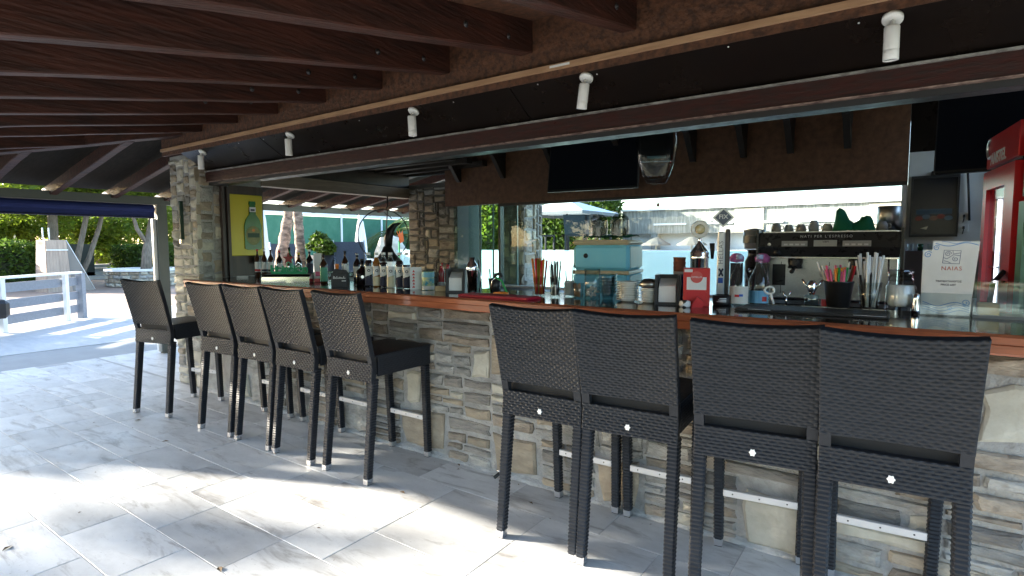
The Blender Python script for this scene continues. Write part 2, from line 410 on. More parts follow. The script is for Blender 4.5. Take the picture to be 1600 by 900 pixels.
# ------------------------------------------------------------------ stone pillars
pil = thing('stone_pillar', 'square pillar of pale sandy rubble stone at the end of the bar', 'pillar', (-6.3, 0.0, 0))
MB().box(0.0, 0.55, 0.0, 0.66, -0.01, 2.34).build('core', M_mortar, pil)
PW = (0.5, 2.2, 7, 1.6, 0.1)
stone_face(pil, 0.56, 2.3, (0, 0.0, 0), 0, random.Random(5), rows=(4, 5, 5, 6, 7), big=0.05, dep=0.022, weights=PW)
stone_face(pil, 0.22, 2.3, (0.55, 0.0, 0), pi/2, random.Random(6), rows=(4, 5, 6, 7), big=0.0, dep=0.02, weights=(4, 4, 1, 3, 2))  # darker stone mix: the weaker daylight on this face put into its colours
stone_face(pil, 0.62, 2.3, (0, 0.62, 0), -pi/2, random.Random(8), rows=(6, 7, 8), big=0.1, dep=0.02, weights=PW)
pn = MB().box(0.555, 0.575, 0.30, 0.66, 1.12, 2.05).build('inner_panel', mat('walnut_panel', (0.075, 0.045, 0.03), 0.45, col2=(0.045, 0.028, 0.02), scale=4, stretch=(8, 8, 1)), pil)
tie = thing('cable_tie_hook', 'thin dark strap with a bright clasp hung on the pale stone pillar', 'hook', (-6.02, -0.045, 1.62))
MB().box(-0.012, 0.012, -0.012, 0.02, -0.12, 0.26).build('strap', mat('dark_green_strap', (0.02, 0.05, 0.035), 0.6), tie)
MB().box(-0.016, 0.016, -0.018, 0.02, -0.16, -0.12, b=0.004).build('clasp', M_chrome, tie)

bp = thing('stone_pillar', 'dark rubble stone pillar with scattered pale slabs behind the wine bottles', 'pillar', (-5.75, 2.83, 0))
MB().box(0, 0.88, 0, 0.5, -0.01, 2.25).build('core', mat('dark_mortar', (0.16, 0.15, 0.135), 0.95, bump=0.5, scale=30), bp)
stone_face(bp, 0.88, 2.2, (0, 0, 0), 0, random.Random(11), rows=(4, 5, 6, 7), big=0.10, dep=0.022, weights=(5, 4, 0.8, 3, 3))
bp2 = thing('stone_pillar', 'pale rubble stone pillar standing outside the long back window', 'pillar', (-4.3, 3.0, 0))
MB().box(0, 0.36, 0, 0.4, -0.01, 2.2).build('core', M_mortar, bp2)
stone_face(bp2, 0.36, 2.2, (0, 0, 0), 0, random.Random(12), rows=(6, 7, 8, 9), big=0.0, dep=0.02, weights=(1, 4, 4, 2, 0))
stone_face(bp2, 0.40, 2.2, (0.36, 0, 0), pi/2, random.Random(13), rows=(6, 7, 8, 9), big=0.0, dep=0.02, weights=(1, 4, 4, 2, 0))

# ------------------------------------------------------------------ roof over patio and bar
roof = thing('patio_roof', 'dark brown timber roof with exposed rafters over the bar and patio', 'roof', (0, 0, 0))
SL = 0.18; RB = 2.465      # underside of the rafters at the bar, slope
def zr(y): return RB+SL*(y+0.15)
def zh(x): return RB-SL*(-5.75-x)
YE, XE = -2.98, -8.45
RH = 0.17
ct = MB()   # ceiling boarding: main slope (mitred at the hip) and hip slope
hipx = lambda y: -5.75-( -0.15-y)
T = RH+0.0
ct.add([(hipx(YE), YE, zr(YE)+T), (1.3, YE, zr(YE)+T), (1.3, -0.15, RB+T), (-5.75, -0.15, RB+T),
        (hipx(YE), YE, zr(YE)+T+.06), (1.3, YE, zr(YE)+T+.06), (1.3, -0.15, RB+T+.06), (-5.75, -0.15, RB+T+.06)],
       [(3,2,1,0),(4,5,6,7),(0,1,5,4),(1,2,6,5),(2,3,7,6),(3,0,4,7)])
ct.build('ceiling_boards', M_osb, roof)
hp = MB(); ya, yb = YE, 5.7
hp.add([(XE, YE-0.0, zh(XE)+T), (-5.75, -0.15, RB+T), (-5.75, yb, RB+T), (XE, yb, zh(XE)+T),
        (XE, YE, zh(XE)+T+.06), (-5.75, -0.15, RB+T+.06), (-5.75, yb, RB+T+.06), (XE, yb, zh(XE)+T+.06)],
       [(0,1,2,3),(7,6,5,4),(0,4,5,1),(1,5,6,2),(2,6,7,3),(3,7,4,0)])
hp.build('ceiling_boards', mat('grey_brown_board', (0.021, 0.017, 0.0135), 0.8, col2=(0.013, 0.011, 0.009), scale=9, stretch=(1, 5, 1), spec=0.08), roof)
def rafter(p0, p1, wdt=0.085, hgt=RH, bolts=False):
    a = Vector(p0)+Vector((0, 0, hgt/2)); b = Vector(p1)+Vector((0, 0, hgt/2))
    bm_r = MB(); n_ = 10; d_ = (b-a); sx = Vector((d_.y, -d_.x, 0)).normalized(); vs = []; fs = []; c_ = 0.006
    for i in range(n_+1):
        p = a+d_*(i/n_); o1, o2 = RND.uniform(-.003, .003), RND.uniform(-.003, .003)
        for u, v in ((-wdt/2, -hgt/2+c_), (-wdt/2+c_, -hgt/2), (wdt/2-c_, -hgt/2), (wdt/2, -hgt/2+c_), (wdt/2, hgt/2), (-wdt/2, hgt/2)): vs.append(tuple(p+sx*(u+o1)+Vector((0, 0, v+(o2 if v < 0 else 0)))))
    for i in range(n_):
        for q in range(6): fs.append((i*6+q, i*6+(q+1) % 6, i*6+6+(q+1) % 6, i*6+6+q))
    fs += [tuple(range(5, -1, -1)), tuple(n_*6+q for q in range(6))]
    bm_r.add(vs, fs); ro = bm_r.build('rafter', M_darkwood, roof)
    if bolts:
        for t_ in (0.80, 0.92):
            p = a+d_*t_+sx*(wdt/2); m_ = MB(); m_.lathe([(0.016, -0.002), (0.016, 0.004), (0.007, 0.0045), (0.007, 0.010), (0, 0.010)], 10, M=Matrix.Translation(p+Vector((0, 0, RND.uniform(-.02, .02)))) @ sx.to_track_quat('Z', 'Y').to_matrix().to_4x4()); m_.build('bolt', M_blacksteel, ro)
for k in range(-4, 10):
    x = -1.186-0.594*k
    y0 = YE
    if x < -5.75 or x > 1.25: continue
    rafter((x, YE+0.02, zr(YE+0.02)), (x, -0.155, zr(-0.155)), bolts=True)
for k in range(1, 5):     # rafters cut off by the hip
    x = -5.75-0.56*k
    yh = -0.15-(-5.75-x)
    rafter((x, YE+0.02, zr(YE+0.02)), (x, yh, zr(yh)))
rafter((XE+0.1, YE+0.25, zh(XE+0.1)), (-5.72, -0.12, RB+0.005), 0.11)
for k in range(-4, 10):    # rafters of the hip slope, running along the bar
    y = 0.16+0.61*k
    x1 = -5.75 if y > -0.15 else -5.75-(-0.15-y)
    if x1 < XE+0.2: continue
    rafter((XE+0.02, y, zh(XE+0.02)), (x1, y, zh(x1)), 0.075, 0.12)
# board above the opening, trim, dark soffit panel, steel beam
MB().box(-6.12, 2.6, -0.15, -0.12, 2.315, 2.66).build('fascia_board', M_osb, roof)
MB().box(-6.10, 2.6, -0.172, -0.1505, 2.352, 2.378).build('trim_strip', M_strip, roof)
MB().box(-1.62, -1.50, -0.1735, -0.1725, 2.36, 2.372).build('tape', M_white, roof)
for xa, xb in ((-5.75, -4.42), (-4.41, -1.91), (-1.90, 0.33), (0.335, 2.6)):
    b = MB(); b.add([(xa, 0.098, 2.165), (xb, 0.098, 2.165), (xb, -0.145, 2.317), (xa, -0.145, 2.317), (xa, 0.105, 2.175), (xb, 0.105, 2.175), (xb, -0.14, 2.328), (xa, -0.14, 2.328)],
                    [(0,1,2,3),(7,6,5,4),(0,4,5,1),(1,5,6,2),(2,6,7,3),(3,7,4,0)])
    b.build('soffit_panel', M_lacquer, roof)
rs = random.Random(4)
for i in range(14):
    x = -5.3+0.5*i+rs.uniform(-.12, .12); t = rs.choice((0.9, 0.93, 0.12)); 
    b = MB(); c = Vector((x, 0.098-0.243*t-0.002, 2.165+0.152*t-0.002)); b.lathe([(0.0045, 0), (0.0035, 0.002), (0.0, 0.003)], 6, M=Matrix.Translation(c) @ Matrix.Rotation(rad(150), 4, 'X'))
    b.build('screw', M_white, roof)
bm_ = thing('shutter_beam', 'oxblood painted steel beam above the bar opening with a worn grey lip', 'beam', (0, 0, 0))
MB().box(-5.74, 2.6, 0.075, 0.20, 2.062, 2.152).build('web', M_redsteel, bm_)
MB().box(-5.74, 2.6, 0.060, 0.205, 2.153, 2.163).build('upper_lip', M_grimy, bm_)
MB().box(-5.74, 2.6, 0.066, 0.205, 2.056, 2.0615).build('lower_lip', mat('worn_edge', (0.34, 0.24, 0.2), 0.6, col2=(0.09, 0.05, 0.045), scale=20, stretch=(1, 1, 1)), bm_)
MB().box(-5.74, 2.6, 0.10, 0.205, 2.028, 2.0555).build('shutter_channel', M_blacksteel, bm_)
gr = thing('shutter_guide', 'dark steel shutter guide rail standing against the stone pillar', 'guide rail', (-5.69, 0.2, 0))
MB().box(-0.045, 0.0, 0, 0.028, 1.12, 2.03).build('flange', mat('brown_steel', (0.06, 0.04, 0.035), 0.45), gr)
MB().box(-0.045, 0.0, 0.055, 0.083, 1.12, 2.03).build('flange', MATS['brown_steel'], gr)
MB().box(-0.045, -0.03, 0.0285, 0.0545, 1.12, 2.03).build('web', M_blacksteel, gr)

# far-end frame: header, posts, rolled blue awning
fr = thing('end_frame', 'green-grey steel frame with header and posts at the open end', 'frame', (-8.215, 0, 0))
MB().box(-0.05, 0.05, YE-0.05, 5.7, 1.975, 2.075).build('header', M_headsteel, fr)
for y in (YE, 0.70, 5.6):
    MB().box(-0.05, 0.05, y-0.06, y+0.06, -0.01, 1.974).build('post', M_headsteel, fr)
MB().box(-0.0505, 0.0, 0.60, 0.6395, 0.02, 1.79).build('guide_strip', M_white, fr)
ff = thing('front_frame', 'steel frame along the outer edge of the patio roof', 'frame', (0, YE, 0))
MB().box(-8.16, 1.3, -0.05, 0.05, 1.975, 2.075).build('header', M_headsteel, ff)
aw = thing('roller_awning', 'rolled navy blue fabric awning under the end header', 'awning', (-8.215, 0, 0))
M_navy = mat('navy_fabric', (0.007, 0.018, 0.115), 0.75, col2=(0.005, 0.013, 0.085), scale=18, stretch=(1, 0.3, 6), bump=0.2)
b = MB(); pr = []
for i in range(13):
    a = -pi/2+pi*2*i/12
    pr.append((0.055*cos(a)-0.02, 1.915+0.058*sin(a)))
b.prism(pr[:-1], 'y', YE+0.1, 0.62); b.build('fabric_roll', M_navy, aw)
MB().box(0.012, 0.018, YE+0.1, 0.62, 1.815, 1.90).build('valance', M_navy, aw)
MB().box(0.0, 0.03, YE+0.1, 0.62, 1.795, 1.8145, b=0.004).build('bottom_bar', mat('navy_bar', (0.010, 0.014, 0.05), 0.4), aw)

# ------------------------------------------------------------------ bar interior shell
bw = thing('back_wall', 'brown board wall above the long window at the back of the bar', 'wall', (0, 2.6, 0))
MB().box(-4.87, -0.09, 0, 0.08, 1.915, 3.0).build('board_wall', mat('brown_wall_board', (0.21, 0.10, 0.058), 0.6, col2=(0.12, 0.058, 0.037), scale=18, detail=6, bump=0.2), bw)
MB().box(-4.03, -0.09, 0, 0.08, 0.0, 0.93).build('low_wall', mat('dark_red_panel', (0.16, 0.018, 0.02), 0.4), bw)
ww = thing('side_wall', 'grey-white plaster wall beside the window carrying the menu board', 'wall', (0, 2.6, 0))
MB().box(-0.088, 1.1, 0.0, 0.1, 0.0, 2.13).build('plaster', M_interior, ww)
MB().box(-0.088, 1.1, 0.002, 0.1, 2.1305, 3.0).build('dark_board', M_lacquer, ww)
ew = thing('end_wall', 'dark wall closing the far side of the bar behind the fridges', 'wall', (1.1, 0, 0))
MB().box(0.0, 0.12, 0.0, 1.55, 0.0, 3.0).build('plaster', mat('dark_plaster', (0.06, 0.055, 0.05), 0.8), ew)
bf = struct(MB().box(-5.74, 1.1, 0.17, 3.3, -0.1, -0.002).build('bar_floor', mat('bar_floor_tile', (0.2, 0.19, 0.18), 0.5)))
ir = thing('bar_ceiling', 'black boarded ceiling with dark rafters inside the bar', 'ceiling', (0, 0, 0))
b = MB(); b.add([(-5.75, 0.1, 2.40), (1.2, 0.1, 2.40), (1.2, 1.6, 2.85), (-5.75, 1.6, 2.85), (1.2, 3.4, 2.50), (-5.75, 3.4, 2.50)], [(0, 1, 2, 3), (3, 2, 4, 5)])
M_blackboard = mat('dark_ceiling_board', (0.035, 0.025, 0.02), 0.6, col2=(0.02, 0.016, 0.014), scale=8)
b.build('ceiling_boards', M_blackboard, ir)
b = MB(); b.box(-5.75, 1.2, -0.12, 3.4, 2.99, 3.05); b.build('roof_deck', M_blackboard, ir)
for i, x in enumerate((-4.62, -3.95, -3.25, -2.45, -1.75, -1.3, -0.92, -0.5)):
    MB().beam((x, 1.62, 2.77), (x, 2.59, 2.42), 0.055, 0.13).build('rafter', M_blackboard, ir)
    MB().prism([(2.35, 2.45), (2.595, 2.45), (2.595, 2.20), (2.56, 2.20)], 'x', x-0.025, x+0.025).build('bracket', M_blackboard, ir)
for i in range(9):
    y = 0.55+0.28*i
    MB().box(-5.74, -4.2, y, y+0.09, 2.36, 2.42).build('slat', M_blackboard, ir)
lb = thing('side_beam', 'weathered tan timber beam over the open end of the bar', 'beam', (-5.76, 0.66, 0))
MB().box(-0.1, 0.04, 0.0, 2.17, 2.07, 2.20).build('timber', mat('weathered_timber', (0.27, 0.205, 0.15), 0.7, col2=(0.19, 0.14, 0.105), scale=4, stretch=(8, 1, 8)), lb)
MB().box(-0.1, 0.02, -0.66, 2.17, 2.21, 2.99).build('gable_board', M_blackboard, lb)

# long back window
wi = thing('back_window', 'long clear window along the back of the bar looking onto the pool terrace', 'window', (0, 2.6, 0))
M_frame = mat('pale_frame', (0.55, 0.53, 0.5), 0.5)
M_dkframe = mat('dark_frame', (0.04, 0.035, 0.03), 0.4)
MB().box(-4.03, -0.09, -0.01, 0.05, 1.885, 1.914).build('head_frame', M_dkframe, wi)
MB().box(-0.125, -0.089, -0.012, 0.06, 0.9305, 1.884).build('jamb', M_frame, wi)
MB().box(-4.03, -4.0, -0.012, 0.06, 0.9305, 1.884).build('jamb', M_dkframe, wi)
MB().box(-4.0, -0.126, -0.02, 0.09, 0.931, 0.96).build('sill', M_frame, wi)
for xa, xb in ((-3.998, -2.70), (-2.695, -1.40), (-1.395, -0.128)):
    MB().box(xa, xb, 0.02, 0.026, 0.962, 1.883).build('pane', M_pane, wi)
gd = thing('glass_screen', 'frameless sliding glass panels folded between the two stone pillars', 'glass screen', (-4.86, 2.75, 0))
for i, (xa, xb, y) in enumerate(((0.0, 0.42, 0.0), (0.22, 0.60, 0.03), (0.56, 1.0, -0.03))):
    MB().box(xa, xb, y, y+0.01, 0.10, 1.93).build('glass_panel', glass('screen_glass', (0.82, 0.92, 0.9), 0.10), gd)
    MB().box(xa+0.001, xb-0.001, y-0.004, y+0.014, 1.931, 1.95).build('top_rail', mat('green_glass_edge', (0.12, 0.2, 0.18), 0.3), gd)
    MB().box(xb, xb+0.014, y-0.004, y+0.014, 0.10, 1.95).build('edge_rail', MATS['green_glass_edge'], gd)

# back counter under the window and work bench behind the bar
bc = thing('back_counter', 'dark worktop along the back window carrying the coffee machine', 'counter', (0, 2.58, 0))
MB().box(-4.0, -0.05, -0.72, 0.0, 0.90, 0.94).build('worktop', M_blacksteel, bc)
MB().box(-4.0, -0.05, -0.68, 0.0, 0.0, 0.899).build('cabinet', MATS['dark_red_panel'], bc)
wb = thing('work_bench', 'steel work bench tucked behind the bar top', 'bench', (0, 0.52, 0))
MB().box(-4.6, 0.3, 0, 0.55, 0.88, 0.91).build('worktop', M_alu, wb)
MB().box(-4.6, 0.3, 0.02, 0.53, 0.0, 0.879).build('cabinet', M_interior, wb)
# ------------------------------------------------------------------ bar stools
def wicker_mat():
    m = mat('charcoal_wicker', (0.0112, 0.0132, 0.0175), 0.44, col2=(0.015, 0.0175, 0.0235), scale=40, objvar=0.08, spec=0.3)
    return m
M_wick = wicker_mat()
M_leg = M_wick; M_black_seat = mat('seat_black', (0.012, 0.012, 0.014), 0.6)
def weave(u, v, pu=0.035, pv=0.0128):
    """height of a basket weave at (u, v): horizontal strands passing over and under upright canes"""
    c = math.floor(v/pv); fv = v/pv-c
    ph = 0.5 if int(c) % 2 else 0.0
    fu = (u/pu+ph) % 1.0
    over = max(0.0, sin(pi*fu))**0.7
    return (0.10+0.90*over)*(max(0.0, sin(pi*fv))**0.6)
def sheet(b, S, nu, nv, umax, vmax, amp, thick, both=True):
    """woven panel: S(u,v)->(point, outward normal); outer side at +normal*..., inner side plain"""
    vs = []; fs = []
    for j in range(nv+1):
        for i in range(nu+1):
            u = umax*i/nu; v = vmax*j/nv
            p, n = S(i/nu, j/nv); e = 0 if i in (0, nu) or j in (0, nv) else 1
            h = amp*weave(u, v) if e else 0
            vs.append(tuple(Vector(p)+Vector(n)*(thick/2+h)))
    k = len(vs)
    for j in range(nv):
        for i in range(nu):
            a = j*(nu+1)+i; fs.append((a, a+1, a+nu+2, a+nu+1))
    b.add(vs, fs, 0, True)
    # inner side, coarse, and rim
    vs2 = []; fs2 = []; cu, cv = 8, 4
    for j in range(cv+1):
        for i in range(cu+1):
            p, n = S(i/cu, j/cv); vs2.append(tuple(Vector(p)-Vector(n)*(thick/2)))
    for j in range(cv):
        for i in range(cu):
            a = j*(cu+1)+i; fs2.append((a, a+cu+1, a+cu+2, a+1))
    b.add(vs2, fs2, 0, True)
    rim = []
    for (i0, j0, i1, j1) in ((0, 0, 1, 0), (1, 0, 1, 1), (1, 1, 0, 1), (0, 1, 0, 0)):
        for t in range(9):
            i = i0+(i1-i0)*t/8; j = j0+(j1-j0)*t/8
            p, n = S(i, j); rim += [tuple(Vector(p)+Vector(n)*(thick/2)), tuple(Vector(p)-Vector(n)*(thick/2))]
    b.add(rim, [(2*t, 2*t+1, 2*t+3, 2*t+2) for t in range(35) if t % 9 != 8])
def leg_mesh(p0, p1, w0, w1, nm='leg'):
    """square leg wrapped in flat strands: ribbed along its length"""
    b = MB(); p0 = Vector(p0); p1 = Vector(p1); L = (p1-p0).length; n = int(L/0.0165); vs = []; fs = []
    for i in range(n*2+1):
        t = i/(n*2); p = p0.lerp(p1, t); w_ = (w0+(w1-w0)*t)/2+(0.0022 if i % 2 else -0.0012)
        c = w_*0.72
        for dx, dy in ((-c, -w_), (c, -w_), (w_, -c), (w_, c), (c, w_), (-c, w_), (-w_, c), (-w_, -c)): vs.append((p.x+dx, p.y+dy, p.z))
    for i in range(n*2):
        for q in range(8): fs.append((i*8+q, i*8+(q+1) % 8, i*8+8+(q+1) % 8, i*8+8+q))
    fs += [tuple(range(7, -1, -1)), tuple(n*16+q for q in range(8))]
    b.add(vs, fs); return b
HW = 0.215           # half width between leg centres at the back
def back_line(z):    # y of the back surface at height z
    if z < 0.70: return -0.205-0.008*(0.70-z)/0.08
    t = (z-0.70)/0.45
    return -0.205-0.105*t**1.15
def make_stool():
    t = thing('bar_stool', 'stool', 'bar stool')
    # legs: back legs splay backwards and run on up as the sides of the back
    for s in (-1, 1):
        leg_mesh((s*0.207, -0.272, 0.035), (s*0.203, -0.208, 0.63), 0.044, 0.05).build('leg', M_leg, t)
        leg_mesh((s*0.183, 0.268, 0.035), (s*0.190, 0.245, 0.64), 0.042, 0.048).build('leg', M_leg, t)
    for (x, y, w_) in ((-.207, -.275, .043), (.207, -.275, .043), (-.183, .269, .041), (.183, .269, .041)):
        b = MB(); b.bar((x, y, 0.004), (x, y+(0.004 if y < 0 else -0.001), 0.04), w_*0.92, w_*0.92, 0, w_, w_); f = b.build('foot_cap', M_alu, t)
        MB().box(x-w_*0.42, x+w_*0.42, y-w_*0.42, y+w_*0.42, 0.0, 0.0038).build('foot_pad', M_blacksteel, f)
    # seat: deep woven apron and flat top
    b = MB()
    def fr(p, q, n):
        return lambda u, v: (Vector((p[0]+(q[0]-p[0])*u, p[1]+(q[1]-p[1])*u, 0.645+0.125*v)), Vector(n))
    sheet(b, fr((0.215, -0.185), (0.213, 0.262), (1, 0, 0)), 60, 33, 0.45, 0.125, 0.003, 0.012)
    sheet(b, fr((-0.213, 0.262), (-0.215, -0.185), (-1, 0, 0)), 60, 33, 0.45, 0.125, 0.003, 0.012)
    sheet(b, fr((0.213, 0.266), (-0.213, 0.266), (0, 1, 0)), 40, 24, 0.42, 0.125, 0.003, 0.012)
    b.build('apron', M_wick, t)
    b = MB()
    def top(u, v):
        x = -0.218+0.436*u; y = -0.20+0.47*v
        return (Vector((x, y, 0.768+0.006*(1-(2*u-1)**4)*(1-(2*v-1)**4))), Vector((0, 0, 1)))
    sheet(b, top, 72, 80, 0.436, 0.47, 0.002, 0.014); b.build('seat', M_wick, t)
    MB().box(-0.205, 0.205, -0.192, 0.258, 0.655, 0.760).build('seat_frame', M_black_seat, t)
    # lower back rail below the slot
    b = MB()
    def rail(u, v):
        z = 0.612+0.118*v; return (Vector((-0.225+0.45*u, back_line(z)-0.012, z)), Vector((0, -1, 0)))
    sheet(b, rail, 130, 54, 0.455, 0.1152, 0.0052, 0.03); b.build('back_rail', M_wick, t)
    # backrest above the slot, bowed across and dished along its top edge
    b = MB(); zb, zt = 0.775, 1.158
    def rest(u, v):
        q = 2*u-1; zt_ = zt-0.016*(1-q*q); z = zb+(zt_-zb)*v
        hw = 0.226+0.006*v
        e = 0.004; n = Vector((0, -1, (back_line(z+e)-back_line(z-e))/(2*e)*1.0)); n.normalize()
        return (Vector((hw*q, back_line(z)-0.012+0.016*(1-q*q), z)), n)
    sheet(b, rest, 130, 174, 0.455, 0.384, 0.0056, 0.03); b.build('backrest', M_wick, t)
    for s in (-1, 1):   # posts either side of the slot
        b = MB(); zs = [0.725, 0.755, 0.78]
        b.bar((s*0.206, back_line(0.722)-0.012, 0.722), (s*0.206, back_line(0.785)-0.012, 0.785), 0.038, 0.03); b.build('back_post', M_wick, t)
    # cushion-less seat back edge seen through the slot, footrest, badge
    fb = MB().box(-0.165, 0.165, 0.238, 0.258, 0.256, 0.290, b=0.003).build('footrest', mat('footrest_alu', (0.62, 0.62, 0.63), 0.45, 0.6), t)
    for x in (-0.12, 0.0, 0.12):
        b = MB(); b.lathe([(0.004, 0), (0.003, 0.0015), (0, 0.002)], 8, M=Matrix.Translation((x, 0.2379, 0.273)) @ Matrix.Rotation(pi/2, 4, 'X')); b.build('screw', M_blacksteel, fb)
    b = MB(); pts = []
    for i in range(24):
        a = 2*pi*i/24; r = 0.0115*(1+0.16*cos(6*a)); pts.append((r*cos(a), 0.652+r*sin(a)*1.1))
    y0 = back_line(0.652)-0.012-0.015-0.0032
    b.prism(pts, 'y', y0-0.003, y0+0.002); b.build('badge', M_white, t)
    return t
ST = [(-5.33, -0.43, 14, 'black wicker bar stool standing apart in front of the stone pillar, by the plaza'),
      (-4.38, -0.345, 4, 'black wicker bar stool second from the stone pillar, first of the four close together'),
      (-3.87, -0.33, 1.5, 'black wicker bar stool third from the stone pillar, below the green beer tap sign'),
      (-3.39, -0.325, 0.5, 'black wicker bar stool fourth from the stone pillar, below the black carton'),
      (-2.84, -0.315, 0, 'black wicker bar stool with its whole seat side showing, at the gap in the row'),
      (-1.432, -0.335, 2, 'black wicker bar stool just past the gap, beside the red bar mat'),
      (-1.005, -0.315, 4, 'black wicker bar stool in front of the stacks of white plates'),
      (-0.512, -0.325, 8, 'black wicker bar stool in front of the two tall glass bottles'),
      (-0.062, -0.318, 4.5, 'black wicker bar stool in front of the menu stand, its back showing largest')]
proto = make_stool()
for i, (x, y, a, lab) in enumerate(ST):
    o = proto if i == 0 else copy_tree(proto)
    o.location = (x, y, 0); o.rotation_euler = (0, 0, rad(a)); o.scale = (0.955, 1, 1); tag(o, lab, 'bar stool', 'bar stools along the counter')
# ------------------------------------------------------------------ spotlights on the soffit
def spotlight(x, lab, ang):
    t = thing('spotlight', lab, 'spotlight', (x, -0.118, 2.296), 0, 'white spotlights above the bar')
    nrm = Vector((0, -0.53, -0.848)); q = nrm.to_track_quat('Z', 'Y').to_matrix().to_4x4()
    b = MB(); b.lathe([(0.036, 0.0), (0.036, 0.010), (0.031, 0.016), (0.012, 0.018), (0, 0.018)], 24, M=q); b.build('mount_disc', M_white, t)
    R = Matrix.Rotation(ang, 4, 'Y') @ Matrix.Rotation(rad(3), 4, 'X')
    p0 = Vector((0, -0.012, -0.018)); b = MB(); b.tube([p0*0.6, p0+Vector((0, -0.008, -0.014)), R @ Vector((0, -0.012, -0.045))+Vector((0, -0.012, 0))], 0.0075, 8); b.build('arm', M_white, t)
    Mb = Matrix.Translation((0, -0.02, -0.03)) @ R
    b = MB(); b.lathe([(0.0, -0.006), (0.024, -0.006), (0.0265, -0.012), (0.0265, -0.092), (0.0258, -0.0935), (0.0265, -0.095), (0.0265, -0.132), (0.022, -0.132), (0.022, -0.124), (0, -0.124)], 24, M=Mb)
    bo = b.build('lamp_body', M_white, t)
    b = MB(); b.lathe([(0.0215, -0.1262), (0.0215, -0.1275), (0, -0.1275)], 16, M=Mb); b.build('lens', mat('lamp_lens', (0.25, 0.27, 0.28), 0.15), bo)
    b = MB(); b.tube([(0, -0.004, 0.03), (0.003, -0.014, 0.05), (-0.004, -0.02, 0.072)], 0.0022, 6); b.build('cable', M_blacksteel, t)
for x, lab, a in ((-5.38, 'white spotlight mounted beside the head of the stone pillar', 7), (-4.02, 'white spotlight second from the stone pillar', 2), (-2.675, 'white spotlight third from the stone pillar, hanging plumb', 0),
                  (-1.43, 'white spotlight fourth from the stone pillar, tilted aslant', 9), (-0.117, 'white spotlight at the far end of the row from the stone pillar', 0)):
    spotlight(x, lab, rad(a))

# ------------------------------------------------------------------ bottles, glasses and the rest of the counter
ZC = 1.1185
M_glass = glass('clear_glass', (0.96, 0.98, 0.975), 0.2)
M_glassb = glass('bluish_glass', (0.80, 0.92, 0.94), 0.22)
M_brownglass = mat('brown_glass', (0.045, 0.018, 0.008), 0.08, coat=0.3)
M_greenglass = mat('green_glass', (0.01, 0.09, 0.025), 0.08, coat=0.3)
M_darkliq = mat('dark_wine', (0.012, 0.006, 0.007), 0.08, coat=0.3)
M_amber = mat('amber_liquor', (0.30, 0.11, 0.02), 0.1)
M_cream = mat('cream_liquor', (0.62, 0.55, 0.38), 0.2)
M_black = mat('black_plastic', (0.018, 0.018, 0.02), 0.38)
M_paper = mat('white_paper', (0.74, 0.75, 0.76), 0.7, col2=(0.68, 0.69, 0.70), scale=10)
M_red = mat('red_plastic', (0.52, 0.022, 0.03), 0.35)
M_ink = mat('dark_ink', (0.02, 0.022, 0.05), 0.6)
M_blue = mat('blue_plastic', (0.02, 0.10, 0.45), 0.4)
M_green = mat('green_plastic', (0.02, 0.30, 0.08), 0.4)
M_orange = mat('orange_plastic', (0.75, 0.22, 0.03), 0.4)
M_yellow = mat('yellow_plastic', (0.75, 0.55, 0.05), 0.4)
M_pink = mat('pink_plastic', (0.70, 0.12, 0.25), 0.4)
M_labelg = mat('green_label', (0.10, 0.36, 0.24), 0.5)
M_porc = mat('porcelain', (0.76, 0.75, 0.72), 0.18, coat=0.3)
CAMP = Vector((0, -2.794, 0))
def face_cam(x, y, part=1.0): return math.atan2(-x, y+2.794)*-1*-1*part if False else -math.atan2(x, y+2.794)*-1*part*-1
def rz_to_cam(x, y, k=1.0):
    """turn about z so that local -y looks towards where the guests sit"""
    return math.atan2(-x, (y+2.794))*k
def band(b, r, z0, z1, a0=-1.1, a1=1.1, n=12, mi=0, dr=0.0012, skew=0.0):
    """wrap-round paper label on a cylinder, centred on local -y"""
    vs = []; fs = []
    for i in range(n+1):
        a = -pi/2+a0+(a1-a0)*i/n; s = skew*(i/n-0.5)
        for rr in (r+dr,):
            vs += [(rr*cos(a), rr*sin(a), z0+s), (rr*cos(a), rr*sin(a), z1)]
    for i in range(n): fs.append((2*i, 2*i+2, 2*i+3, 2*i+1))
    b.add(vs, fs, mi, True); return b
def bottle(name, lab, x, y, r, h, m, group=None, z=ZC, cap=None, label=None, lz=(0.2, 0.55), neck=0.32, liquid=None, fill=0.5, shoulder=0.62, nr=0.3, extra=None):
    t = thing(name, lab, 'bottle', (x, y, z), rz_to_cam(x, y), group)
    pr = [(0, 0), (r*0.94, 0.0), (r, h*0.02), (r, h*shoulder), (r*0.86, h*(shoulder+0.06)), (r*nr*1.25, h*(shoulder+0.17)), (r*nr, h*(shoulder+0.22)), (r*nr, h*0.945), (r*nr*1.12, h*0.95), (r*nr*1.12, h*0.975)]
    if liquid:
        f = h*fill
        def rad_at(z_):
            for (ra, za), (rb, zb) in zip(pr[1:], pr[2:]):
                if za <= z_ <= zb: return ra+(rb-ra)*(z_-za)/max(1e-6, zb-za)
            return r
        lp = [(0, 0.002), (r*0.93, 0.002), (r*0.965, h*0.02)]+[(q*0.965, z_) for q, z_ in pr[3:] if z_ < f]+[(rad_at(f)*0.965, f), (0, f)]
        b = MB(); b.lathe(lp, 18); b.build('contents', liquid, t)
    b = MB(); b.lathe(pr, 18); bo = b.build('body', m, t)
    b = MB(); b.lathe([(r*nr*1.2, h*0.93), (r*nr*1.2, h), (0, h)], 14); b.build('cap', cap or M_black, t)
    if label:
        b = MB(); band(b, r, h*lz[0], h*lz[1]); b.build('label', label, t)
    if extra: extra(t, r, h)
    return t
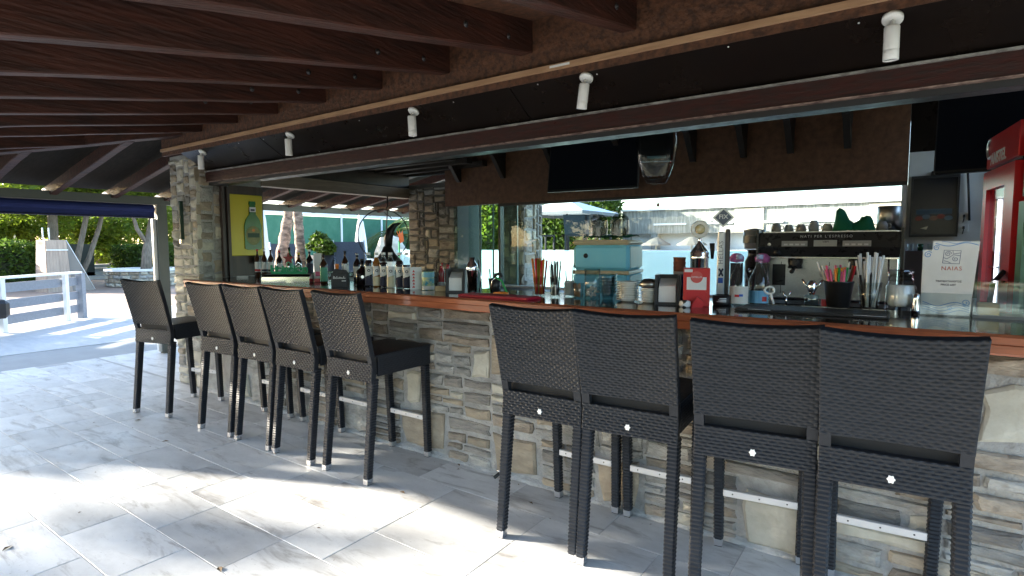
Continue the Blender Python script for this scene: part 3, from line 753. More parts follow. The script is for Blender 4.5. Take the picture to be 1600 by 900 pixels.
# three small beers on the far end
for k, (x, y, cap, lb) in enumerate(((-5.36, 0.36, M_red, MATS['white_paper']), (-5.27, 0.38, M_white, M_paper), (-5.19, 0.40, M_black, M_paper))):
    def ex(t, r, h, k=k):
        b = MB(); band(b, r, h*0.22, h*0.30, dr=0.002); b.build('label_band', (M_red, M_ink, M_black)[k], t)
    bottle('beer_bottle', ('brown beer bottle with red cap, first of three by the yellow sign', 'brown beer bottle with white cap, middle of three by the yellow sign', 'brown beer bottle with black cap, third of three by the yellow sign')[k],
           x, y, 0.029, 0.28, M_brownglass, 'beer bottles by the yellow sign', cap=cap, label=lb, extra=ex)
for k, (x, y, r_, h_, m_, cp, lab) in enumerate(((-4.98, 0.36, 0.03, 0.27, M_darkliq, M_red, 'dark slim bottle with red cap behind the tap tray'), (-4.86, 0.39, 0.034, 0.30, M_greenglass, M_black, 'green glass bottle standing behind the tap tray'),
        (-4.70, 0.38, 0.03, 0.25, M_brownglass, M_yellow, 'brown bottle with yellow cap behind the tap lettering'), (-4.52, 0.37, 0.033, 0.28, M_darkliq, M_white, 'dark bottle with white cap behind the tap star'),
        (-3.98, 0.34, 0.03, 0.27, M_brownglass, M_black, 'brown bottle behind the green labelled beer'), (-3.86, 0.37, 0.034, 0.25, M_darkliq, M_alu, 'dark bottle with silver cap behind the black carton'))):
    bottle('spirit_bottle', lab, x, y, r_, h_, m_, 'spirits at the back edge of the bar', cap=cp, label=(M_paper, M_labelg, M_paper, M_ink, M_paper, M_paper)[k])
# chrome drip tray with the green tap sign
tr = thing('beer_tap', 'chrome beer tap tray with green cut-out lettering', 'beer tap', (-4.42, 0.09, ZC), rad(38))
b = MB(); n = 14; pts = []
for i in range(n+1):
    a = pi*i/n; pts.append((-0.06*cos(a)-0.01, 0.075*sin(a)))
b = MB(); b.prism([(-0.09, 0), (-0.088, 0.05), (-0.05, 0.068), (0.05, 0.068), (0.088, 0.05), (0.09, 0)], 'x', -0.20, 0.20); b.build('tray', M_chrome, tr)
b = MB(); b.box(-0.19, 0.19, -0.07, 0.07, 0.0685, 0.072); b.build('drip_grille', M_black, tr)
M_hgreen = mat('sign_green', (0.008, 0.30, 0.13), 0.3)
MB().box(-0.145, 0.155, -0.012, 0.012, 0.0725, 0.095).build('sign_foot', M_hgreen, tr)
text('sign_lettering', 'Heineken', 0.078, M_hgreen, tr, (0.005, -0.004, 0.115), ext=0.008, bold=0.004, spacing=1.05)
b = MB(); pts = []
for i in range(10):
    a = pi/2+2*pi*i/10; r = 0.05 if i % 2 == 0 else 0.021; pts.append((r*cos(a), 0.205+r*sin(a)))
b.prism(pts, 'y', -0.01, 0.01); b.build('tap_star', mat('dark_red_star', (0.22, 0.012, 0.015), 0.35), tr)
b = MB(); b.tube([(0, 0.0, 0.10), (0, 0.0, 0.165)], 0.008, 8); b.build('tap_stem', M_chrome, tr)
for s in (-1, 1):
    b = MB(); b.tube([(s*0.10, 0.01, 0.10), (s*0.10, 0.01, 0.15), (s*0.085, -0.03, 0.175), (s*0.08, -0.05, 0.14)], 0.009, 8); b.build('tap_spout', M_chrome, tr)
# tall card glass and green labelled beer
t = thing('pennant_card', 'tall white card with red foot standing beside the green labelled bottle', 'card', (-4.25, 0.26, ZC), rz_to_cam(-4.25, 0.26))
b = MB(); b.prism([(-0.03, 0.03), (0.03, 0.03), (0.026, 0.10), (0.033, 0.16), (0.034, 0.25), (-0.032, 0.25)], 'y', -0.003, 0.003); b.build('card', M_paper, t)
MB().box(-0.032, 0.032, -0.02, 0.02, 0, 0.03, b=0.003).build('foot', M_red, t)
MB().box(-0.02, 0.02, -0.0045, -0.003, 0.05, 0.09).build('printed_patch', M_pink, t)
bottle('beer_bottle', 'brown beer bottle with pale green label beside the black carton', -4.03, 0.16, 0.032, 0.245, M_brownglass, label=M_labelg, lz=(0.08, 0.55), cap=M_black)
# black carton carrier
ct_ = thing('bottle_carton', 'black cardboard bottle carrier with white print on the bar', 'carton', (-3.66, 0.04, ZC), rz_to_cam(-3.66, 0.04, 0.8))
MB().box(-0.062, 0.062, -0.05, 0.05, 0.0, 0.10).build('box', mat('black_card', (0.030, 0.031, 0.036), 0.55), ct_)
b = MB(); b.prism([(-0.062, 0.1), (0.062, 0.1), (0.045, 0.125), (-0.045, 0.135)], 'y', -0.003, 0.003); b.build('handle', MATS['black_card'], ct_)
for i in range(11):
    hgt = RND.uniform(0.008, 0.022); MB().box(-0.045+0.0085*i, -0.0405+0.0085*i, -0.0515, -0.05, 0.06, 0.06+hgt).build('printed_stroke', M_paper, ct_)
MB().box(0.018, 0.05, -0.0515, -0.05, 0.04, 0.047).build('printed_line', M_paper, ct_)
for x, m in ((-0.03, M_orange), (0.03, M_paper)):
    b = MB(); b.lathe([(0.013, 0.10), (0.013, 0.16), (0.015, 0.162), (0.015, 0.172), (0, 0.172)], 12, c=(x, 0.03, 0)); b.build('bottle_neck', m, ct_)
bottle('liqueur_bottle', 'squat black liqueur bottle with a round emblem behind the carton', -3.58, 0.19, 0.052, 0.21, M_darkliq, cap=M_black, nr=0.28, shoulder=0.5,
       extra=lambda t, r, h: MB().prism([(0.012*cos(2*pi*i/12), 0.07+0.012*sin(2*pi*i/12)) for i in range(12)], 'y', -r-0.002, -r+0.004).build('emblem', M_alu, t))
bottle('sauce_bottle', 'small bottle with bright blue cap among the spirits', -3.62, 0.33, 0.021, 0.165, M_brownglass, cap=M_blue, label=M_ink, shoulder=0.6)
bottle('sauce_bottle', 'small red-brown sauce bottle next to the row of wine bottles', -3.53, 0.30, 0.024, 0.19, mat('red_brown_sauce', (0.20, 0.05, 0.02), 0.2), cap=M_white, shoulder=0.6)
# row of six syrup/wine bottles with white slanted labels
def wine_label(t, r, h):
    b = MB(); band(b, r, h*0.33, h*0.60, -0.95, 0.95, skew=0.02); l = b.build('label', M_paper, t)
    b = MB(); vs = []; fs = []
    for i in range(9):
        for j in range(3): vs.append(((r+0.0024)*cos(-pi/2+(0.20+0.09*j)*cos(2*pi*i/8)*1.0), (r+0.0024)*sin(-pi/2+(0.20+0.09*j)*cos(2*pi*i/8)*1.0), h*0.475+(0.006+0.0026*j)*sin(2*pi*i/8)))
    for i in range(8):
        for j in range(2): fs.append((i*3+j, i*3+3+j, i*3+4+j, i*3+1+j))
    b.add(vs, fs); b.build('emblem', M_ink, l)
WB = [(-3.452, 0.145, M_darkliq, 'nearly black drink, first of the row of six, beside the sauce bottles'), (-3.372, 0.155, M_amber, 'amber drink, second of the row of six'), (-3.30, 0.160, M_darkliq, 'dark drink, third of the row of six'),
      (-3.212, 0.150, M_cream, 'creamy drink, fourth of the row of six'), (-3.127, 0.160, M_darkliq, 'dark drink, fifth of the row of six'), (-3.043, 0.150, M_darkliq, 'dark drink, last of the row beside the white card')]
for k, (x, y, lq, lab) in enumerate(WB):
    def low(t, r, h, k=k):
        wine_label(t, r, h)
        b = MB(); band(b, r, h*0.04, h*0.30, -1.2, 1.2); b.build('lower_label', M_cream if k in (1, 3) else M_ink, t)
    bottle('wine_bottle', 'white-labelled bottle, '+lab, x, y, 0.031, 0.262, M_glass, 'six bottles with white labels', cap=M_white, liquid=lq, fill=(0.78, 0.86, 0.72, 0.6, 0.78, 0.66)[k], extra=low, shoulder=0.66, nr=0.42)
# card, tin, red bottles, block
t = thing('table_card', 'small white folded card with red vertical lettering on the bar', 'card', (-2.94, 0.14, ZC), rz_to_cam(-2.94, 0.14))
b = MB(); b.prism([(-0.03, 0), (0.03, 0), (0.003, 0.16), (0.0, 0.16)], 'x', -0.042, 0.042); b.build('card', M_paper, t)
for i in range(6):
    z = 0.135-0.022*i; y = -0.03+0.0305*z/0.16*0.95-0.0042
    MB().box(-0.022-0.004*(i % 2), -0.008, y, y+0.003, z-0.012, z-0.004).build('red_letter', M_red, t)
    MB().box(-0.019, -0.012, y, y+0.003, z-0.004, z+0.003).build('red_letter', M_red, t)
t = thing('printed_tin', 'round tin with blue and green picture print beside the white card', 'tin', (-2.83, 0.15, ZC), rz_to_cam(-2.83, 0.15))
b = MB(); b.lathe([(0.044, 0), (0.044, 0.13), (0.04, 0.132), (0, 0.126)], 24); b.build('can', mat('tin_print', (0.05, 0.30, 0.45), 0.35, col2=(0.55, 0.60, 0.30), scale=24, mix=(0.42, 0.58)), t)
b = MB(); band(b, 0.044, 0.09, 0.126, -1.5, 1.5); b.build('blue_band', mat('sky_print', (0.16, 0.42, 0.55), 0.4), t)
b = MB(); band(b, 0.044, 0.004, 0.03, -1.5, 1.5); b.build('white_band', M_paper, t)
for k in range(4):
    bottle('red_bottle', 'little red bottle standing behind the wooden block', -2.90+0.032*k, 0.36-0.02*(k % 2), 0.017, 0.175+0.01*(k % 2), mat('red_drink', (0.35, 0.012, 0.02), 0.12, coat=0.3), 'little red bottles', cap=(M_white, M_red, M_red, M_black)[k], label=M_paper, lz=(0.1, 0.24))
tag(MB().box(-0.05, 0.05, -0.03, 0.03, 0, 0.036, b=0.003).build('wooden_block', mat('pale_wood', (0.55, 0.42, 0.25), 0.6, col2=(0.45, 0.33, 0.19), scale=6, stretch=(1, 6, 6)), None, (-2.66, 0.12, ZC), (0, 0, rad(30))), 'small pale wooden block on the bar by the napkin holder', 'block')
# napkin dispensers
def napkin(x, y, lab, w_=0.115, h=0.155):
    t = thing('napkin_holder', lab, 'napkin holder', (x, y, ZC), rz_to_cam(x, y, 0.75), 'black napkin holders')
    for s in (-1, 1): b = MB(); b.prism([(-0.06, 0), (0.055, 0), (0.06, h), (-0.035, h)], 'x', s*w_/2-0.008, s*w_/2+0.008); b.build('side_panel', mat('grey_black_plastic', (0.032, 0.034, 0.04), 0.4), t)
    MB().box(-w_/2+0.0085, w_/2-0.0085, -0.058, 0.055, 0, 0.012).build('base', MATS['grey_black_plastic'], t)
    MB().box(-w_/2+0.0085, w_/2-0.0085, 0.05, 0.056, 0.0125, h).build('back_panel', M_black, t)
    b = MB(); b.prism([(-0.05, 0.0125), (0.045, 0.0125), (0.045, h*0.86), (-0.045, h*0.62)], 'x', -w_/2+0.014, w_/2-0.014); b.build('napkins', M_paper, t)
napkin(-2.545, 0.13, 'black napkin holder at the end of the red bar mat')
napkin(-1.085, 0.17, 'black napkin holder between the plates and the red box')
b = MB(); b.box(-0.26, 0.26, -0.075, 0.075, 0, 0.012, b=0.003)
rm = thing('bar_mat', 'red rubber bar mat lying along the counter edge', 'bar mat', (-2.06, -0.045, ZC), rad(0))
b.build('mat', mat('red_rubber', (0.42, 0.012, 0.035), 0.45), rm)
MB().box(-0.25, 0.25, -0.065, 0.065, 0.0121, 0.0145).build('drip_ribs', mat('red_rubber_dark', (0.30, 0.01, 0.03), 0.5, col2=(0.42, 0.015, 0.04), scale=120), rm)
# bar tools on the mat: strainer, steel shaker, black cup, peeler
t = thing('mixing_glass', 'steel shaker and strainer crowded behind the red mat', 'shaker', (-2.40, 0.12, ZC), 0.4)
b = MB(); b.lathe([(0.03, 0), (0.042, 0.15), (0.043, 0.152), (0.034, 0.19), (0.02, 0.21), (0.018, 0.235), (0, 0.236)], 20); b.build('shaker', M_chrome, t)
b = MB(); b.tube([(0.05, 0, 0.004), (0.062, 0.0, 0.10), (0.04, 0.01, 0.22)], 0.005, 6); b.build('spoon', M_chrome, t)
t = thing('black_cup', 'black tumbler holding bar tools behind the red mat', 'cup', (-2.25, 0.17, ZC), 0.5)
b = MB(); b.lathe([(0, 0), (0.031, 0), (0.043, 0.10), (0.040, 0.10), (0.03, 0.004), (0, 0.004)], 20); b.build('tumbler', M_black, t)
b = MB(); b.tube([(0.0, -0.02, 0.10), (0.01, -0.02, 0.125), (0.04, -0.02, 0.13), (0.055, -0.02, 0.11)], 0.011, 8); b.build('tool_handle', M_black, t)
b = MB(); b.tube([(-0.02, 0, 0.02), (-0.035, 0, 0.16)], 0.004, 6); b.build('stirrer', M_chrome, t)
t = thing('peeler', 'bar peeler with green and orange handle lying by the black tumbler', 'peeler', (-2.13, 0.10, ZC), 0.3)
b = MB(); b.tube([(-0.05, 0, 0.11), (-0.01, 0, 0.09), (0.03, -0.01, 0.012)], 0.007, 8); b.build('handle', M_green, t)
b = MB(); b.tube([(-0.06, 0, 0.008), (0.0, -0.02, 0.012), (0.04, -0.02, 0.008)], 0.012, 8); b.build('grip', M_orange, t)
b = MB(); b.tube([(-0.052, 0, 0.112), (-0.075, 0, 0.09), (-0.08, 0, 0.012)], 0.004, 6); b.build('blade', M_chrome, t)

def tumbler(parent, r0, r1, h, m=None, nm='tumbler', c=(0, 0, 0), n=20):
    b = MB(); b.lathe([(0, 0), (r0, 0), (r1, h), (r1-0.003, h), (r0-0.003, 0.008), (0, 0.008)], n, c=c); return b.build(nm, m or M_glass, parent)
def bunch(parent, nm, mats, n, r0, r1, h, rs, seed, z0=0.01, jitter=0.03, bend=0.0):
    rn = random.Random(seed)
    for i in range(n):
        a = rn.uniform(0, 2*pi); q = math.sqrt(rn.random()); p0 = (r0*q*cos(a)*0.9, r0*q*sin(a)*0.9, z0); a2 = a+rn.uniform(-0.4, 0.4)
        p1 = (r1*q*cos(a2), r1*q*sin(a2), h+rn.uniform(-jitter, jitter))
        b = MB(); b.tube([p0, p1], rs, 6); b.build(nm, mats[i % len(mats)], parent)
t = thing('straw_tumbler', 'tumbler packed with fat orange, red and green straws', 'straws', (-1.92, 0.20, ZC))
tumbler(t, 0.034, 0.042, 0.115)
bunch(t, 'straw', [M_orange, M_red, M_orange, mat('olive_plastic', (0.30, 0.28, 0.03), 0.4), MATS['orange_plastic'], M_red], 20, 0.028, 0.05, 0.225, 0.0062, 3, jitter=0.008)
bunch(t, 'stirrer', [M_cream, M_black], 3, 0.02, 0.035, 0.262, 0.0022, 5)
t = thing('stirrer_glass', 'glass of dark straws and white sachets beside the orange straws', 'straws', (-1.79, 0.17, ZC))
tumbler(t, 0.03, 0.037, 0.12); bunch(t, 'stirrer', [M_black, mat('grey_plastic', (0.2, 0.19, 0.18), 0.4), M_black], 22, 0.024, 0.04, 0.20, 0.003, 8, jitter=0.02)
for k in range(3): MB().box(-0.012+0.008*k, 0.006+0.008*k, -0.027, -0.025, 0.01, 0.06+0.008*k).build('sachet', M_paper, t)
t = thing('sachet_glass', 'glass of white sugar sachets with thin dark sticks', 'glass', (-1.735, 0.25, ZC)); tumbler(t, 0.032, 0.036, 0.085)
for k in range(9): MB().box(-0.022, 0.022, -0.025+0.006*k, -0.022+0.006*k, 0.01, 0.08+0.02*RND.random()).build('sachet', M_paper, t)
bunch(t, 'stick', [M_black], 6, 0.02, 0.04, 0.18, 0.002, 12)
t = thing('pick_glass', 'short glass of wooden cocktail picks', 'glass', (-1.635, 0.18, ZC)); tumbler(t, 0.03, 0.035, 0.09)
bunch(t, 'pick', [mat('toothpick_wood', (0.5, 0.3, 0.18), 0.6)], 26, 0.024, 0.031, 0.085, 0.0022, 15, jitter=0.006)
t = thing('glass_vase', 'clear straight glass vase half filled with white sweets', 'vase', (-1.548, 0.19, ZC)); tumbler(t, 0.046, 0.047, 0.176)
rn = random.Random(9)
for k in range(16):
    p = Vector((rn.uniform(-.028, .028), rn.uniform(-.028, .028), 0.018+0.055*k/16)); d_ = Vector((rn.uniform(-1, 1), rn.uniform(-1, 1), rn.uniform(-.6, .6))).normalized()*0.012
    b = MB(); b.tube([p-d_, p+d_], 0.007, 6); b.build('sweet', M_paper, t)
for k in range(6):
    t = tag(tumbler(None, 0.028, 0.055, 0.05, M_glassb, 'glass_bowl'), 'bluish glass bowl in the stack beside the plates', 'bowl', 'stacked glass bowls'); t.location = (-1.47, 0.235, ZC+0.019*k)
b = MB(); b.lathe([(0, 0.0), (0.035, 0.0), (0.04, 0.004), (0.063, 0.012), (0.064, 0.0145), (0.06, 0.0145), (0.036, 0.006), (0, 0.006)], 28); pm = b.mesh('plate', M_porc)
for k in range(11): tag(link('plate', pm, None, (-1.313+RND.uniform(-.002, .002), 0.165+RND.uniform(-.002, .002), ZC+0.0098*k)), 'white saucer in the taller stack on the bar', 'plate', 'taller stack of white saucers')
for k in range(8): tag(link('plate', pm, None, (-1.187+RND.uniform(-.002, .002), 0.16+RND.uniform(-.002, .002), ZC+0.0098*k)), 'white saucer in the lower stack topped by steel lids', 'plate', 'lower stack of white saucers')
t = thing('steel_dish', 'dull steel dish resting on the lower stack of saucers', 'dish', (-1.187, 0.162, ZC+0.0098*8+0.006)); b = MB(); b.lathe([(0.03, 0), (0.058, 0.008), (0.05, 0.03), (0.03, 0.045), (0, 0.048)], 20); b.build('dome', mat('worn_steel', (0.45, 0.43, 0.40), 0.35, 1.0), t)

# retro cooler with jars and a cloth on the bench
cl = thing('retro_cooler', 'light blue and cream retro ice box behind the glasses', 'ice box', (-1.74, 0.80, 0.911), rz_to_cam(-1.74, 0.80)-rad(16))
M_cool = mat('pale_blue_enamel', (0.17, 0.56, 0.74), 0.35, col2=(0.22, 0.60, 0.75), scale=5); M_crm = mat('cream_enamel', (0.56, 0.45, 0.29), 0.4)
M_cools = mat('ice_box_side_tone', (0.11, 0.22, 0.21), 0.4, col2=(0.16, 0.24, 0.20), scale=9)
MB().box(-0.19, 0.19, -0.20, 0.20, 0, 0.325, b=0.012).build('tub', M_cool, cl)
MB().box(-0.195, 0.195, -0.205, 0.205, 0.327, 0.352, b=0.006).build('cream_band', M_crm, cl)
MB().box(-0.19, 0.19, -0.20, 0.20, 0.353, 0.52, b=0.02).build('lid', M_cool, cl)
MB().box(-0.194, 0.194, -0.204, 0.204, 0.522, 0.555, b=0.014).build('lid_top', M_crm, cl)
MB().box(0.191, 0.1935, -0.17, 0.17, 0.02, 0.32).build('side_panel', M_cools, cl); MB().box(0.191, 0.1935, -0.17, 0.17, 0.37, 0.51).build('side_panel', M_cools, cl)  # darker blue-green tone on this one side of the box
b = MB(); b.lathe([(0.016, 0), (0.014, 0.006), (0, 0.007)], 14, M=Matrix.Translation((-0.10, -0.2, 0.45)) @ Matrix.Rotation(pi/2, 4, 'X')); b.build('lock', M_black, cl)
b = MB(); b.tube([(0.2, -0.07, 0.22), (0.235, -0.05, 0.23), (0.235, 0.05, 0.23), (0.2, 0.07, 0.22)], 0.012, 8); b.build('handle', M_crm, cl)
MB().box(0.194, 0.2, -0.05, 0.05, 0.2, 0.26).build('handle_plate', mat('brass', (0.5, 0.33, 0.12), 0.35, 0.9), cl)
gc = thing('green_cloth', 'crumpled green cloth under the glass covers on the ice box', 'cloth', (-1.74, 0.80, 1.467), rz_to_cam(-1.74, 0.8)-rad(16))
rn = random.Random(31); b = MB(); nx = 14; vs = []; fs = []
for j in range(9):
    for i in range(nx+1):
        u = i/nx; v = j/8; hgt = 0.008+0.014*abs(sin(7*u+5*v))+0.01*rn.random()+0.05*max(0, u-0.75)*sin(pi*v); vs.append((-0.13+0.32*u, -0.17+0.28*v, hgt))
for j in range(8):
    for i in range(nx): a = j*(nx+1)+i; fs.append((a, a+1, a+nx+2, a+nx+1))
b.add(vs, fs, 0, True); b.build('cloth', mat('green_fabric', (0.01, 0.16, 0.075), 0.85), gc)
for k, (x, y) in enumerate(((-1.80, 0.76), (-1.66, 0.80))):
    t = thing('glass_dome', ('clear ribbed glass dome on the ice box, beside the lock', 'clear ribbed glass dome on the ice box, beside the handle')[k], 'glass dome', (x, y, 1.49))
    b = MB(); b.lathe([(0.062, 0), (0.064, 0.06), (0.062, 0.11), (0.05, 0.135), (0.03, 0.15), (0, 0.152), ], 14, smooth=False, caps=False); b.build('dome', glass('smoky_glass', (0.62, 0.62, 0.60), 0.28, 0.06), t)
    b = MB(); b.lathe([(0.047, 0.002), (0.05, 0.05), (0.047, 0.10), (0.03, 0.118), (0, 0.12)], 10, smooth=False, caps=False); b.build('inner_sleeve', MATS['smoky_glass'], t)
# paper cups stack, blue bottle, tray of glasses
t = thing('paper_cups', 'tall stack of grey and brown paper cups behind the napkin holder', 'cups', (-1.16, 0.56, 0.911))
for k in range(12):
    b = MB(); b.lathe([(0.028, 0), (0.036, 0.085), (0.038, 0.087), (0.036, 0.089)], 16, c=(0, 0, 0.05+0.028*k)); b.build('cup', mat('grey_cup', (0.32, 0.29, 0.27), 0.6) if k < 9 else mat('brown_cup', (0.22, 0.07, 0.04), 0.6), t)
b = MB(); b.lathe([(0.05, 0), (0.05, 0.05)], 16); b.build('cup_stand', M_black, t)
bottle('blue_bottle', 'slim dark blue bottle inside the napkin holder gap', -1.03, 0.24, 0.018, 0.155, mat('cobalt_glass', (0.01, 0.02, 0.22), 0.1, coat=0.3), cap=M_blue, shoulder=0.4)
for k in range(7):
    q = tag(tumbler(None, 0.026, 0.032, 0.085, M_glass, 'drinking_glass'), 'upturned drinking glass in the row behind the saucers', 'glass', 'upturned glasses behind the saucers'); q.location = (-1.42+0.072*(k % 4)+0.03*(k//4), 0.60+0.075*(k//4), 1.128)
tag(MB().box(-0.2, 0.2, -0.12, 0.12, 0, 0.215, b=0.004).build('glass_rack', M_interior, None, (-1.33, 0.65, 0.911)), 'pale rack under the upturned glasses behind the saucers', 'rack')
# red coffee box and sachet heap
t = thing('coffee_box', 'red and white coffee sachet dispenser box with a round logo', 'box', (-0.93, 0.16, ZC), rz_to_cam(-0.93, 0.16))
MB().box(-0.065, 0.065, -0.05, 0.05, 0, 0.195, b=0.002).build('carton', mat('red_card', (0.55, 0.03, 0.03), 0.45), t)
MB().box(-0.048, 0.048, -0.0515, -0.05, 0.085, 0.15).build('white_panel', M_paper, t)
b = MB(); b.prism([(0.03*cos(2*pi*i/24), 0.150+0.03*sin(2*pi*i/24)) for i in range(24)], 'y', -0.0532, -0.0516); b.build('logo_disc', mat('logo_red', (0.60, 0.10, 0.09), 0.5), t)
text('logo_text', 'DIMELLO', 0.0125, M_paper, t, (0, -0.0534, 0.15), ext=0.0004)
b = MB(); b.prism([(-0.045, 0.03), (0.045, 0.03), (0.052, 0.07), (0.04, 0.082), (-0.04, 0.082), (-0.052, 0.07)], 'y', -0.056, -0.0505); b.build('slot_flap', M_red, t)
MB().box(-0.06, -0.02, -0.0515, -0.0502, 0.175, 0.19).build('corner_label', M_paper, t)
t = thing('sachet_heap', 'little heap of white and red sachets before the coffee box', 'sachets', (-0.925, 0.065, ZC), 0.3)
b = MB(); b.lathe([(0.025, 0), (0.03, 0.012), (0.026, 0.03), (0.012, 0.034), (0, 0.034)], 12, c=(-0.03, 0, 0)); b.build('sachet', M_paper, t)
b = MB(); b.lathe([(0.012, 0), (0.012, 0.036), (0, 0.036)], 10, c=(-0.032, -0.016, 0)); b.build('opening', M_black, t)
b = MB(); b.prism([(0.0, 0), (0.055, 0), (0.06, 0.03), (0.03, 0.055), (0.012, 0.03)], 'y', -0.02, 0.02); b.build('sachet', M_red, t)
# beer fonts: chrome tankard with round badge, tall tower with diamond badge
t = thing('beer_font', 'chrome beer font with a round gold badge on top', 'beer tap', (-1.03, 0.52, 0.911), rz_to_cam(-1.03, 0.52))
b = MB(); b.lathe([(0.05, 0.0), (0.05, 0.36)], 20); b.build('column', M_white, t)
b = MB(); b.lathe([(0.048, 0.361), (0.05, 0.37), (0.05, 0.44), (0.054, 0.448), (0.05, 0.456), (0.052, 0.475), (0.045, 0.49), (0.014, 0.53), (0.01, 0.55), (0.012, 0.556), (0, 0.565)], 24); b.build('tankard', M_chrome, t)
Mr = Matrix.Translation((0, -0.01, 0.61)) @ Matrix.Rotation(pi/2, 4, 'X')
b = MB(); b.lathe([(0.05, -0.012), (0.05, 0.008), (0.044, 0.012), (0.04, 0.010), (0, 0.010)], 28, M=Mr); bd = b.build('round_badge', M_porc, t)
b = MB(); b.lathe([(0.028, 0.0105), (0.02, 0.014), (0, 0.014)], 20, M=Mr); b.build('gold_emblem', mat('gold_paint', (0.55, 0.42, 0.18), 0.4, col2=(0.7, 0.65, 0.5), scale=40), bd)
b = MB(); b.tube([(0.07, 0, 0.44), (0.07, 0, 0.49), (0.068, 0, 0.53)], [0.008, 0.013, 0.015], 10); b.build('tap_handle', M_black, t)
t = thing('beer_tower', 'slim beer tower lettered down its front with a diamond badge on top', 'beer tap', (-0.895, 0.50, ZC-0.2), rz_to_cam(-0.895, 0.50))
MB().box(-0.028, 0.012, -0.03, 0.03, 0, 0.585, b=0.006).build('column', mat('silver_panel', (0.62, 0.63, 0.64), 0.35, 0.3), t)
MB().box(0.0125, 0.038, -0.028, 0.03, 0, 0.60, b=0.006).build('dark_side', mat('graphite', (0.06, 0.055, 0.055), 0.35), t)
text('tower_lettering', 'HELLAS', 0.036, mat('grey_ink', (0.16, 0.17, 0.19), 0.5), t, (-0.008, -0.0312, 0.47), rot=(pi/2, -pi/2, 0), ext=0.0006, spacing=1.1)
b = MB(); 
for s in (-1, 1): b.add([(-0.02, -0.0312, 0.36+0.018*s), (-0.012, -0.0312, 0.36+0.024*s), (0.008, -0.0312, 0.36-0.018*s), (0.0, -0.0312, 0.36-0.024*s)], [(0, 1, 2, 3)])
b.build('cross_mark', M_ink, t)
MB().box(-0.02, 0.005, -0.0325, -0.0305, 0.30, 0.33).build('blue_mark', M_blue, t)
b = MB(); R_ = 0.056
b.prism([(0, 0.665-R_), (R_, 0.665), (0, 0.665+R_), (-R_, 0.665)], 'y', -0.012, 0.008); dm = b.build('diamond_badge', mat('badge_rim', (0.55, 0.56, 0.58), 0.3, 0.6), t)
b = MB(); r2 = 0.044; b.prism([(0, 0.665-r2), (r2, 0.665), (0, 0.665+r2), (-r2, 0.665)], 'y', -0.0135, -0.0121); b.build('badge_face', mat('badge_blue_grey', (0.10, 0.12, 0.17), 0.4), dm)
text('badge_text', 'FIX', 0.034, M_paper, dm, (0, -0.0138, 0.668), ext=0.0005, bold=0.0006)
# ashtray, two flagon bottles, tools, black mat
t = thing('ashtray', 'black ashtray with white lettering beside the flagons', 'ashtray', (-0.83, 0.27, ZC), rz_to_cam(-0.83, 0.27))
b = MB(); b.lathe([(0, 0), (0.044, 0), (0.047, 0.01), (0.047, 0.05), (0.038, 0.052), (0.034, 0.02), (0, 0.018)], 24); b.build('bowl', M_black, t)
for k in range(3):
    b = MB(); band(b, 0.047, 0.018+0.008*k, 0.022+0.008*k, -0.55+0.15*k, 0.45); b.build('printed_line', M_paper, t)
def flagon(x, y, lab, lbl, lz, cap):
    t = thing('flagon', lab, 'bottle', (x, y, ZC), rz_to_cam(x, y), 'clear conical flagons')
    pr = [(0, 0), (0.048, 0), (0.052, 0.008), (0.053, 0.10), (0.049, 0.13), (0.03, 0.175), (0.017, 0.205), (0.0145, 0.225), (0.0145, 0.245)]
    b = MB(); b.lathe(pr, 24); b.build('body', M_glass, t)
    b = MB(); b.lathe([(0, 0.003), (0.046, 0.003), (0.050, 0.01), (0.050, 0.045), (0, 0.045)], 20); b.build('drink', glass('pale_drink', (0.75, 0.80, 0.80), 0.1), t)
    b = MB(); b.lathe([(0.0165, 0.238), (0.0165, 0.262), (0, 0.262)], 14); b.build('stopper', cap, t)
    b = MB(); band(b, 0.053, lz[0], lz[1], -1.0, 1.0); b.build('label', lbl, t); return t
f1 = flagon(-0.757, 0.31, 'clear conical flagon with pale paper label beside the ashtray', mat('pale_label', (0.62, 0.60, 0.57), 0.6), (0.01, 0.10), mat('lilac_cap', (0.35, 0.40, 0.60), 0.4))
b = MB(); band(b, 0.0535, 0.045, 0.058, -0.35, 0.05); b.build('label_mark', M_red, f1); b = MB(); band(b, 0.0535, 0.048, 0.06, 0.05, 0.4); b.build('label_mark', M_blue, f1)
f2 = flagon(-0.677, 0.40, 'clear conical flagon with light blue label beside the coffee machine', mat('light_blue_label', (0.18, 0.45, 0.70), 0.5), (0.01, 0.075), MATS['lilac_cap'])
b = MB(); band(b, 0.0545, 0.02, 0.045, 0.3, 0.75); b.build('label_mark', M_red, f2)
t = thing('bar_mat', 'black rubber bar mat in front of the coffee machine', 'bar mat', (-0.40, 0.165, ZC), rad(1))
MB().box(-0.31, 0.31, -0.125, 0.12, 0, 0.01, b=0.003).build('mat', M_black, t)
for k in range(12): MB().box(-0.30, 0.30, -0.115+0.019*k, -0.107+0.019*k, 0.0101, 0.0135).build('rib', M_black, t)
for k, (x, w_) in enumerate(((-0.60, 0.05), (-0.16, 0.06))): MB().box(x-(-0.40)-w_, x-(-0.40)+w_, -0.122, -0.116, 0.0102, 0.0112).build('printed_line', M_paper, t)
t = thing('bottle_opener', 'white ring bottle opener leaning on the black bar mat', 'opener', (-0.60, 0.27, ZC+0.014), rz_to_cam(-0.6, 0.27))
b = MB(); b.tube([(0.022*cos(2*pi*i/16), 0, 0.072+0.018*sin(2*pi*i/16)) for i in range(17)], 0.0055, 8, cap=False); b.build('ring', M_white, t)
b = MB(); b.tube([(0.006, 0, 0.055), (0.02, 0.0, 0.004)], 0.006, 8); b.build('handle', M_white, t)
